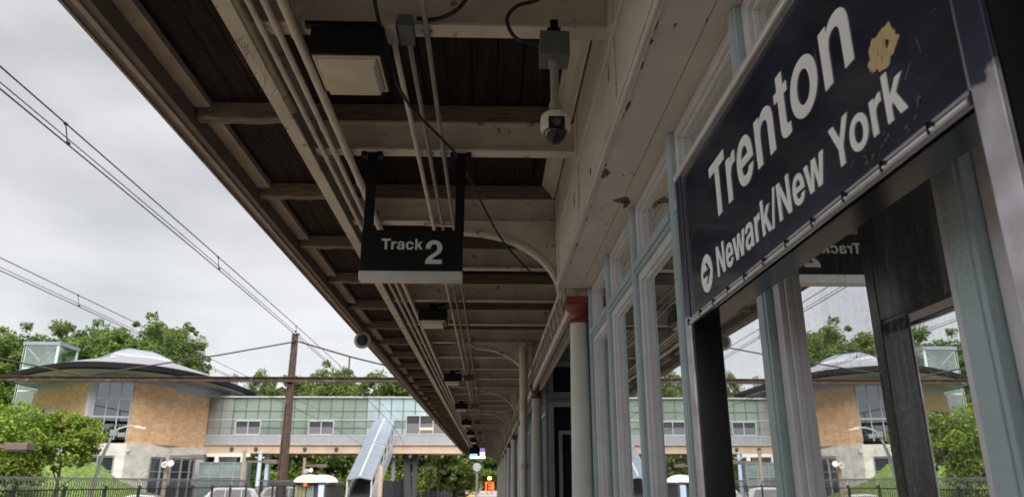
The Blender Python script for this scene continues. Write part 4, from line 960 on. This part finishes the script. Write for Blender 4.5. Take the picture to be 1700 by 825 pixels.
# lens shaped roof
RPo = [(-47.9, 74.6), (-44.5, 71.0), (-41, 68.2), (-37.2, 66.0), (-33.8, 66.2), (-30.6, 68.6), (-28.6, 74), (-27.9, 82), (-28.6, 91), (-33, 95), (-43, 95), (-47.5, 88), (-48.6, 80)]
def loop(pts, n=4):
    P = [Vector(p) for p in pts]; out = []
    for i in range(len(P)):
        p0, p1, p2, p3 = P[i - 1], P[i], P[(i + 1) % len(P)], P[(i + 2) % len(P)]
        for j in range(n):
            t_ = j / n; out.append(tuple(.5 * ((2 * p1) + (p2 - p0) * t_ + (2 * p0 - 5 * p1 + 4 * p2 - p3) * t_ * t_ + (3 * p1 - p0 - 3 * p2 + p3) * t_ ** 3)))
    return out
rp_ = loop(RPo); cxr, cyr = -37.5, 80.0
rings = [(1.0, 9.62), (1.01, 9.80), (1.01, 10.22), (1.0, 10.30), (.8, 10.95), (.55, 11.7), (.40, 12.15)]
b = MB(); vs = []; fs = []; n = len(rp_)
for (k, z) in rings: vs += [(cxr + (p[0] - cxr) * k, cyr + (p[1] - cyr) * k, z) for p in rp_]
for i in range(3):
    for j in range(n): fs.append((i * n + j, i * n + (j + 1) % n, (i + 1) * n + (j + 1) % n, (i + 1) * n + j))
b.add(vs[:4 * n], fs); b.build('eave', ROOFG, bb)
b = MB(); b.prism([(cxr + (p[0] - cxr) * .985, cyr + (p[1] - cyr) * .985) for p in rp_], lambda u, v_, w_: (u, v_, w_), 9.66, 9.74); b.build('eave_soffit', CLEREM, bb)
b = MB(); fs = []
for i in range(3, len(rings) - 1):
    for j in range(n): fs.append((i * n + j, i * n + (j + 1) % n, (i + 1) * n + (j + 1) % n, (i + 1) * n + j))
k0 = (len(rings) - 1) * n; fs.append(tuple(range(k0, k0 + n)))
vv = [(p[0], p[1], p[2] + .003) for p in vs]
b.add(vv, fs); b.build('roof', ROOFT, bb)
b = MB(); sb = [(-44.6, 81.5), (-39.0, 75.6), (-34.6, 80.5), (-40.2, 88.0)]; stp = [(-41.0, 82), (-38.9, 79.4), (-37.6, 81.4), (-39.6, 84)]
zb_, zt2 = 12.55, 13.75
nn = 8
def lv(k):
    zz = zb_ + (zt2 - zb_) * (1 - (1 - k) ** 1.25)
    return [(sb[i][0] + (stp[i][0] - sb[i][0]) * k, sb[i][1] + (stp[i][1] - sb[i][1]) * k, zz) for i in range(4)]
Ls = [lv(i / nn) for i in range(nn + 1)]
Ls[0] = [(p[0], p[1], 11.3) for p in Ls[0]]; Ls[1] = [(sb[i][0], sb[i][1], zb_) for i in range(4)]
vs = sum(Ls, []); fs = [(i * 4 + j, i * 4 + (j + 1) % 4, (i + 1) * 4 + (j + 1) % 4, (i + 1) * 4 + j) for i in range(nn) for j in range(4)]; fs.append((nn * 4, nn * 4 + 1, nn * 4 + 2, nn * 4 + 3)); b.add(vs, fs); f = b.build('skylight', SKYL, bb)
b = MB()
for i in range(nn + 1):
    for j in range(4): b.bar(Vector(Ls[i][j]) + Vector((0, 0, .02)), Vector(Ls[i][(j + 1) % 4]) + Vector((0, 0, .02)), .1, .06)
for j in range(4):
    for q in range(13):
        k = q / 12
        pts = [Vector(Ls[i][j]).lerp(Vector(Ls[i][(j + 1) % 4]), k) + Vector((0, 0, .03)) for i in range(nn + 1)]
        b.tube(pts, .055, 4)
b.build('glazing_bars', SKYR, f)
b = MB(); b.box(-31.8, -29.2, 84, 86, 9, 11.9); b.build('roof_vent', CLEREM, bb)
b = MB(); b.tube([(-34.4, 69.9, 3.0), (-34.35, 69.3, 3.0)], .16, 8); b.tube([(-33.0, 70.2, 2.8), (-32.9, 69.6, 2.8)], .14, 8); b.build('wall_lamp', WHITEF, bb)
# glass tower at its left
t = thing('glass_tower', 'pale green glass lift tower at the left end of the brick building', 'tower', (-48.2, 82, LZ))
TW = [(-50.1, 79.5), (-46.6, 79.5), (-46.6, 83.2), (-50.1, 83.2)]
b = MB(); b.box(-49.0, -46.9, 81.0, 82.6, LZ, 11.6); b.build('brick_core', BRICKB, t)
b = MB(); b.box(-50.1, -46.6, 79.5, 83.2, LZ, 14.1); b.build('glazing', GREENT, t)
b = MB()
for (x, y) in TW: b.box(x - .1, x + .1, y - .1, y + .1, LZ, 14.12)
for z in (4, 6.6, 9.2, 11.6): b.box(-50.2, -46.5, 79.42, 79.49, z, z + .12); b.box(-46.59, -46.5, 79.5, 83.2, z, z + .12)
b.box(-50.15, -49.95, 79.40, 79.5, LZ, 14.1); b.build('frame', mat('pale_green_frame', (.55, .66, .62), .4, var=.05), t)
b = MB(); b.box(-50.3, -46.4, 79.3, 83.4, 14.13, 14.5); b.build('roof', mat('slate_cap', (.22, .26, .32), .5, var=.08), t)
b = MB(); b.bar((-49.9, 79.46, 13.9), (-48.3, 79.46, 12.4), .06, .08, (0, 1, 0)); b.bar((-46.8, 79.46, 13.9), (-48.3, 79.46, 12.4), .06, .08, (0, 1, 0)); b.build('brace', SILL, t)

# ------------------------------------------------------------------ fences
t = thing('picket_fence', 'black picket fence with bent anti climb top along the car park', 'fence', (-12.6, 20, LZ))
FX = -12.6; F0 = 12.6 * 1.644
for k in range(-9, 19):
    y0 = F0 + 2.43 * k; y1 = y0 + 2.43
    b = MB(); b.box(FX - .04, FX + .04, y0 - .04, y0 + .04, -2.9, -.12); b.box(FX - .05, FX + .05, y0 - .05, y0 + .05, -.12, -.09); b.build('post', FENCEB, t)
    b = MB(); b.box(FX - .02, FX + .02, y0 + .05, y1 - .05, -.215, -.175); b.box(FX - .02, FX + .02, y0 + .05, y1 - .05, -1.8, -1.76)
    n = 16
    for i in range(n):
        y = y0 + .09 + i * (2.43 - .1) / n; b.box(FX - .01, FX + .01, y - .011, y + .011, -2.9, -.176)
    b.build('picket_panel', FENCEB, t)
    if k == 8: continue
    b = MB()
    for i in range(n):
        y = y0 + .09 + i * (2.43 - .1) / n
        b.tube([(FX + .03 + .0, y, -.20), (FX + .06, y, -.05), (FX + .03, y, .06), (FX - .08, y, .13), (FX - .22, y, .15)], .014, 5)
    for (dx, z) in ((-.22, .155),): b.tube([(FX + dx, y0 + .03, z), (FX + dx, y1 - .03, z)], .008, 5)
    b.build('bent_top', FENCEG, t)
t = thing('screened_fence', 'long dark screened fence beyond the stairway bending with the track', 'fence', (-10, 100, TZ))
pts = [(-9.9, 72), (-9.6, 84), (-9.2, 98), (-7.8, 120), (-6.2, 142), (-5.2, 170)]
for i in range(len(pts) - 1):
    (xa, ya), (xb, yb) = pts[i], pts[i + 1]; za = .12 + .10 * i; zb = .12 + .10 * (i + 1)
    b = MB(); b.hexa([(xa - .03, ya, -2.9), (xa + .03, ya, -2.9), (xb + .03, yb, -2.9), (xb - .03, yb, -2.9)], [(xa - .03, ya, za), (xa + .03, ya, za), (xb + .03, yb, zb), (xb - .03, yb, zb)]); b.build('screen', FENCEN, t)
    n = 5
    for j in range(n):
        k = j / n; x = xa + (xb - xa) * k; y = ya + (yb - ya) * k; b = MB(); b.box(x - .04, x + .1, y - .05, y + .05, -2.9, za + (zb - za) * k + .08); b.build('post', FENCEB, t)

# ------------------------------------------------------------------ lamps and poles
def shoebox(label, x, y, zt_, px, pole=True, ztop=None, m=LAMPB):
    t = thing('car_park_lamp', label, 'lamp', (px, y, LZ), 'brown box lamps along the fence')
    b = MB(); b.box(x - .36, x + .36, y - .22, y + .22, zt_ - .23, zt_); b.build('lamp_head', m, t, .02)
    b = MB(); b.box(x - .33, x + .33, y - .19, y + .19, zt_ - .25, zt_ - .23); b.build('lens', CARD, t)
    b = MB(); b.box(min(px, x), max(px, x), y - .05, y + .05, zt_ - .16, zt_ - .04); b.build('arm', m, t)
    b = MB(); b.tube([(px, y, LZ - .8), (px, y, ztop or zt_ + .15)], [.13, .11], 10); b.build('pole', WOODP, t, smooth=True)
    return t
shoebox('brown box lamp on an arm in front of the bright tree', -15.3, 25, 1.24, -17.0)
t = shoebox('brown box lamp on a wooden pole before the concrete storey', -15.2, 40, 1.42, -16.75, ztop=1.4)
shoebox('brown box lamp on a wooden pole at the fence gap', -13.1, 46, 1.32, -14.75, ztop=1.9)
shoebox('brown box lamp on a wooden pole above the white domed kiosk', -12.25, 56, 1.30, -13.55, ztop=1.75)
def horns(label, x, y, z):
    t = thing('horn_speaker', label, 'speaker', (x, y, z), 'white horn speakers on the poles')
    for (dx, ax) in ((-.1, -1), (.22, 1)):
        b = MB(); b.lathe([(.15, -.26), (.155, -.24), (.10, -.14), (.06, -.02), (.05, .05)], (x + dx, y - .02, z + (.06 if ax > 0 else 0)), 16, 'y'); b.build('horn', WHITEB, t, smooth=True)
    b = MB(); b.lathe([(.115, -.265), (.05, -.262)], (x - .1, y - .02, z), 14, 'y'); b.build('mouth', LAMPG, t)
    return t
horns('pair of white horn speakers on the pole before the concrete storey', -16.62, 39.85, .90)
horns('white horn speaker on the pole above the domed kiosk', -13.15, 55.8, .82)
t = thing('street_lamp', 'slim leaning street lamp with a long pale arm before the brick wall', 'street lamp', (-28.2, 55, LZ))
b = MB(); b.tube([(-28.25, 55, LZ), (-27.75, 55, 1.6), (-27.15, 55, 3.55)], [.13, .12, .09], 10); b.build('pole', LAMPG, t, smooth=True)
b = MB(); b.tube([(-27.15, 55, 3.5), (-26.8, 55, 3.75), (-26.2, 55, 3.92), (-25.3, 55, 3.90)], [.07, .06, .05, .05], 8); b.build('arm', WHITEF, t, smooth=True)
b = MB(); b.hexa([(-25.7, 54.87, 3.82), (-24.9, 54.9, 3.72), (-24.9, 55.1, 3.72), (-25.7, 55.13, 3.82)], [(-25.7, 54.9, 3.95), (-24.9, 54.95, 3.80), (-24.9, 55.05, 3.80), (-25.7, 55.1, 3.95)]); b.build('lamp_head', WHITEF, t, .02)
b = MB(); b.box(-27.4, -26.9, 54.85, 55.15, 3.2, 3.65); b.box(-26.85, -26.35, 54.9, 55.1, 3.15, 3.45); b.build('floodlight', mat('flood_grey', (.25, .26, .28), .5, var=.1), t, .03)
def pole(name, label, x, y, z1, r, m, cat='pole'):
    t = thing(name, label, cat, (x, y, LZ - .8)); b = MB(); b.tube([(x, y, LZ - .8), (x, y, z1)], [r, r * .9], 10); b.build('shaft', m, t, smooth=True)
    b = MB(); b.lathe([(r * 1.1, z1), (r * 1.1, z1 + .06), (r * .4, z1 + .1)], (x, y, 0), 10); b.build('cap', m, t); return t
t = pole('steel_pole', 'pale blue steel pole beside the rusty catenary post', -17.4, 58, 2.15, .17, BLUEP)
b = MB(); b.box(-17.75, -17.05, 57.95, 58.05, 1.8, 1.87); b.build('cross_arm', BLUEP, t)
pole('utility_pole', 'rusty brown pole in front of the far dark fence beneath the bridge', -5.6, 84, 2.4, .16, RUST)
pole('utility_pole', 'brown pole under the footbridge right of the stairway', -9.15, 100, 3.0, .17, RUST)
t = thing('equipment_cabinet', 'white trackside cabinet behind the far dark fence', 'cabinet', (-8.6, 128, TZ))
b = MB(); b.box(-9.4, -7.6, 128, 129.2, TZ, 1.55); b.build('body', WHITEB, t, .03)
b = MB(); b.box(-9.35, -8.55, 127.97, 127.995, TZ + .2, 1.3); b.box(-8.45, -7.65, 127.97, 127.995, TZ + .2, 1.3); b.build('door', WHITEF, t, .01)
t = thing('round_signal', 'round pale signal board on a grey post near the platform end', 'signal', (-1.55, 95, PZ))
b = MB(); b.tube([(-1.55, 95, PZ), (-1.55, 95, 1.3)], .11, 8); b.build('post', SILL, t)
b = MB(); b.lathe([(.48, -.06), (.52, 0), (.48, .04)], (-1.55, 94.9, 1.85), 20, 'y'); b.build('disc', mat('signal_grey', (.36, .40, .44), .5, var=.1), t)

# ------------------------------------------------------------------ kiosk with two domes
t = thing('domed_kiosk', 'trackside kiosk with a double white domed roof and striped sides', 'kiosk', (-11.4, 50, TZ))
for (x, y, r) in ((-11.75, 50.3, 1.0), (-11.15, 51.6, 1.0)):
    b = MB(); prof = [(r, .02), (r * 1.02, .06), (r * .97, .16), (r * .84, .30), (r * .62, .42), (r * .34, .50), (.03, .53)]; b.lathe(prof, (x, y, 0), 24); b.build('dome', WHITEB, t, smooth=True)
b = MB(); b.box(-12.35, -10.4, 49.8, 52.2, -.12, .018); b.build('eave', DARKS, t)
for (x0, x1, m, nm) in ((-12.5, -11.8, OLIVE, 'olive_panel'), (-11.74, -11.3, GREYG, 'grey_green_panel'), (-11.02, -10.62, LBLUE, 'blue_panel')):
    b = MB(); n = 3 if nm != 'blue_panel' else 1
    for i in range(n): b.box(x0 + (x1 - x0) * i / n + .02, x0 + (x1 - x0) * (i + 1) / n - .02, 49.75, 49.82, TZ, -.13)
    b.build(nm, m, t)
b = MB(); b.box(-12.4, -10.5, 49.84, 52.1, TZ, -.125); b.build('body', DARKS, t)
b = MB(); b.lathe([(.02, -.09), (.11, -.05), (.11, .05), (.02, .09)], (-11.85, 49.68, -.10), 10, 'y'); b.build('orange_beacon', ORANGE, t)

# ------------------------------------------------------------------ cars
def car(label, x, y, rz, m, suv=False):
    t = thing('parked_car', label, 'car', (0, 0, 0), 'cars parked behind the picket fence')
    L_ = 4.6; H = 1.78 if suv else 1.45
    prof = [(-2.3, .45), (-2.28, .85), (-2.0, .98), (-1.15, 1.06), (-.55, H - .08), (-.1, H), (1.2, H - .02), (1.75, H - .12), (2.15, 1.08), (2.28, .95), (2.3, .45)] if suv else \
           [(-2.3, .40), (-2.28, .72), (-2.0, .85), (-1.05, .95), (-.35, H - .06), (.1, H), (.9, H - .05), (1.6, 1.05), (2.2, .95), (2.3, .4)]
    b = MB(); hw = .9
    def sec(z): return hw * (1 if z < 1.0 else 1 - .28 * (z - 1.0) / .75)
    vs = [(p[0], -sec(p[1]), p[1]) for p in prof] + [(p[0], sec(p[1]), p[1]) for p in prof]; n = len(prof)
    b.add(vs, [tuple(range(n)), tuple(range(2 * n - 1, n - 1, -1))] + [(i, i + n, (i + 1) % n + n, (i + 1) % n) for i in range(n)]); bo = b.build('body', m, t, .07, True, 3)
    gz0, gz1 = (1.10, H - .16) if suv else (.98, H - .12)
    for s in (-1, 1):
        b = MB()
        for (xa, xb) in ((-.62, .1), (.18, 1.0), (1.08, 1.7 if suv else 1.3)):
            ya, yb = s * (sec(gz0) + .004), s * (sec(gz1) + .004)
            sh = .22 if xa < 0 else 0; sh2 = .25 if xb > 1.2 else 0
            b.add([(xa - (.15 if xa < 0 else 0), ya, gz0), (xb, ya, gz0), (xb - sh2, yb, gz1), (xa + sh, yb, gz1), (xa - (.15 if xa < 0 else 0), ya * .98, gz0), (xb, ya * .98, gz0), (xb - sh2, yb * .98, gz1), (xa + sh, yb * .98, gz1)],
                  [(0, 1, 2, 3), (7, 6, 5, 4), (0, 4, 5, 1), (1, 5, 6, 2), (2, 6, 7, 3), (3, 7, 4, 0)])
        b.build('side_windows', CARG, t)
    for s in (-1, 1):
        for xx in (-1.45, 1.4):
            b = MB(); b.lathe([(.33, -.1), (.35, -.06), (.35, .06), (.33, .1)], (xx, s * .82, .35), 18, 'y'); wo = b.build('wheel', TYRE, t, smooth=True)
            b = MB(); b.lathe([(.2, -.11), (.2, .11)], (xx, s * .82, .35), 14, 'y'); b.build('rim', ALU, wo)
        b = MB(); b.box(-2.31, -2.2, s * .62 - .2, s * .62 + .2, .66, .80); b.build('headlight', WHITEB, t, .02)
    if suv:
        b = MB()
        for s in (-1, 1): b.tube([(-.2, s * .62, H + .03), (1.5, s * .62, H + .03)], .025, 6)
        b.build('roof_rack', DARKS, t)
    t.location = (x, y, LZ); t.rotation_euler = (0, 0, rz)
    return t
car('white off roader parked behind the fence gap', -15.7, 46.0, R(12), CARW, True)
car('silver car with pale roof parked left of the white off roader', -18.3, 40.5, R(15), CARR)
car('white van like car parked beside the domed kiosk', -15.6, 56.5, R(8), CARW, True)

# ------------------------------------------------------------------ trees
def crown_mesh(seed, rad, hgt, n_cl, n_leaf, leaf, flat_=.8, bottom=.12):
    q = random.Random(seed); b = MB(); v = []; f = []
    for c in range(n_cl):
        while True:
            p = Vector((q.uniform(-1, 1), q.uniform(-1, 1), q.uniform(-1, 1)))
            if .30 < p.length < 1: break
        out_ = q.random() < .16
        p = p.normalized() * q.uniform(.92, 1.06) if out_ else p * (.72 + .34 * q.random())
        c0 = Vector((p.x * rad, p.y * rad, hgt * (bottom + .5 * (1 - bottom)) + p.z * hgt * .5 * (1 - bottom)))
        cr = rad * (q.uniform(.07, .15) if out_ else q.uniform(.13, .32))
        for i in range(n_leaf // 2 if out_ else n_leaf):
            d = Vector((q.gauss(0, 1), q.gauss(0, 1), q.gauss(0, 1)));
            d = d.normalized() * cr * (q.random() ** .45); d.z *= flat_
            pt = c0 + d; s = leaf * q.uniform(.55, 1.25)
            nrm = Vector((q.gauss(0, .8) + d.x / cr, q.gauss(0, .8) + d.y / cr, q.gauss(0, .6) + .8)).normalized()
            a = nrm.orthogonal().normalized(); ang = q.uniform(0, 6.28); a = Matrix.Rotation(ang, 3, nrm) @ a; bb_ = nrm.cross(a)
            k = len(v); v += [pt - a * s * .6, pt + bb_ * s * .33, pt + a * s * .6, pt - bb_ * s * .33]; f.append((k, k + 1, k + 2, k + 3))
    b.add(v, f); return b
def tree(name, label, loc, rad, hgt, m, seed, n_cl, n_leaf, leaf, bottom=.12, group='trees around the station'):
    t = thing(name, label, 'tree', (0, 0, 0), group)
    o = crown_mesh(seed, rad, hgt, n_cl, n_leaf, leaf, bottom=bottom).build('crown', m, t)
    q = random.Random(seed + 99); b = MB(); r0 = .035 * hgt * .6
    b.tube([(0, 0, -.6), (.05, .02, hgt * .2), (.1, -.05, hgt * .5), (.0, 0, hgt * .86)], [r0, r0 * .8, r0 * .5, r0 * .15], 9)
    for i in range(7):
        z = hgt * (.22 + .07 * i); a = i * 2.4; rr = rad * .75
        b.tube([(.05, 0, z), (math.cos(a) * rr * .5, math.sin(a) * rr * .5, z + hgt * .10), (math.cos(a) * rr, math.sin(a) * rr, z + hgt * .2)], [r0 * .4, r0 * .25, r0 * .08], 6)
    b.build('trunk', BARK, t, smooth=True)
    t.location = loc
    return t
# bright trees before the brick building
tree('broadleaf_tree', 'bright green bushy tree behind the left box lamp', (-33.6, 50, LZ), 4.5, 7.9, LEAF_B, 1, 230, 150, .21, .02)
tree('broadleaf_tree', 'small bright green tree covering the left corner of the brick building', (-29.2, 52.5, LZ), 2.5, 6.9, LEAF_B, 2, 100, 150, .20, .40)
tree('broadleaf_tree', 'dark edged bright tree at the far left of the car park', (-39.5, 51, LZ), 4.4, 8.4, LEAF_B, 3, 170, 130, .22, .02)
tree('shrub', 'low bright bush at the top of the grass slope', (-34.8, 57.5, LZ + 1.2), 1.5, 3.2, LEAF_B, 4, 45, 110, .17, .0)
# big trees behind
SPOT = [(-90, 101, 21), (-81, 99, 22), (-73, 96, 20.3), (-66.5, 99, 20), (-60.5, 95, 20.6), (-55, 99, 22.2), (-49.6, 95, 20.8), (-44.6, 99, 22.8), (-40.4, 96, 21.0)]
DSC = ['tall tree far left of the glass tower', 'wide tree left of the glass tower', 'tall leafy tree at the left edge above the bright tree', 'shaggy tree just left of the glass tower', 'tall tree behind the glass tower',
       'highest tree behind the left half of the lens roof', 'tree behind the pale skylight', 'big dark tree behind the right half of the lens roof', 'narrower tree behind the right roof tip']
protos = []
for i, (x, y, top) in enumerate(SPOT):
    base = 1.2; h = top - 1.5 - base; r = 5.4 if i != 8 else 3.8
    if i < 3:
        protos.append(tree('broadleaf_tree', DSC[i], (x, y, base), r, h, (LEAF_M, LEAF_D, LEAF_M)[i], 20 + i, 300, 135, .42, .04, 'tall trees behind the brick building')); protos[-1]['ph'] = h
    else:
        p = protos[(i * 2) % 3]; c = copy_tree(p); c.location = (x, y, base); s = h / p['ph']; c.scale = (s * r / 5.0, s * r / 5.0, s); c.rotation_euler = (0, 0, i * 1.7); c['label'] = DSC[i]
# trees beyond the bridge
S2 = [(-31.0, 101, 14.6, 2.6, 'thin lone tree standing above the left part of the footbridge'), (-25.5, 102, 14.0, 4.6, 'round tree above the footbridge left of its window pair'), (-20.6, 99, 15.2, 4.8, 'highest tree above the middle of the footbridge'), (-15.6, 103, 14.6, 4.6, 'tree above the footbridge near the stairway top'),
      (-10.6, 100, 15.0, 4.4, 'tree above the footbridge just left of the canopy edge'), (-5, 112, 12.6, 5, 'tree beyond the far dark fence under the canopy edge'), (1.0, 168, 12, 6, 'far tree closing the end of the platform'), (9, 128, 13, 6, 'far tree hidden mostly behind the columns'), (-36, 106, 12, 5, 'tree seen between the brick building and footbridge')]
for i, (x, y, top, r, lab) in enumerate(S2):
    p = protos[i % 3]; c = copy_tree(p); h = top + 2.6; s = h / p['ph']; c.location = (x, y, -2.6); c.scale = (r / 5.0, r / 5.0, s); c.rotation_euler = (0, 0, 2.1 * i + .5); c['label'] = lab; c['group'] = 'trees beyond the footbridge'
# undergrowth under the bridge: one leafy mass
q = random.Random(5); b = MB()
for i in range(380):
    x = q.uniform(-62, -9); y = q.uniform(93, 110); top = -1.3 + (y - 92) * .22 + q.uniform(0, 2.4); r = q.uniform(1.2, 2.6)
    for j in range(110):
        d = Vector((q.gauss(0, 1), q.gauss(0, 1), q.gauss(0, .8))).normalized() * r * q.random() ** .4; pt = Vector((x, y, top - r * .6)) + d; s = q.uniform(.24, .46)
        nrm = Vector((q.gauss(0, .8) + d.x / r, q.gauss(0, .8) + d.y / r, q.gauss(0, .6) + .7)).normalized(); a = Matrix.Rotation(q.uniform(0, 6.28), 3, nrm) @ nrm.orthogonal().normalized(); c2 = nrm.cross(a)
        k = len(b.v); b.v += [tuple(pt - a * s * .6), tuple(pt + c2 * s * .35), tuple(pt + a * s * .6), tuple(pt - c2 * s * .35)]; b.f.append((k, k + 1, k + 2, k + 3))
tag(b.build('undergrowth', LEAF_B), 'bright leafy undergrowth on the slope beyond the footbridge', 'undergrowth', kind='stuff')
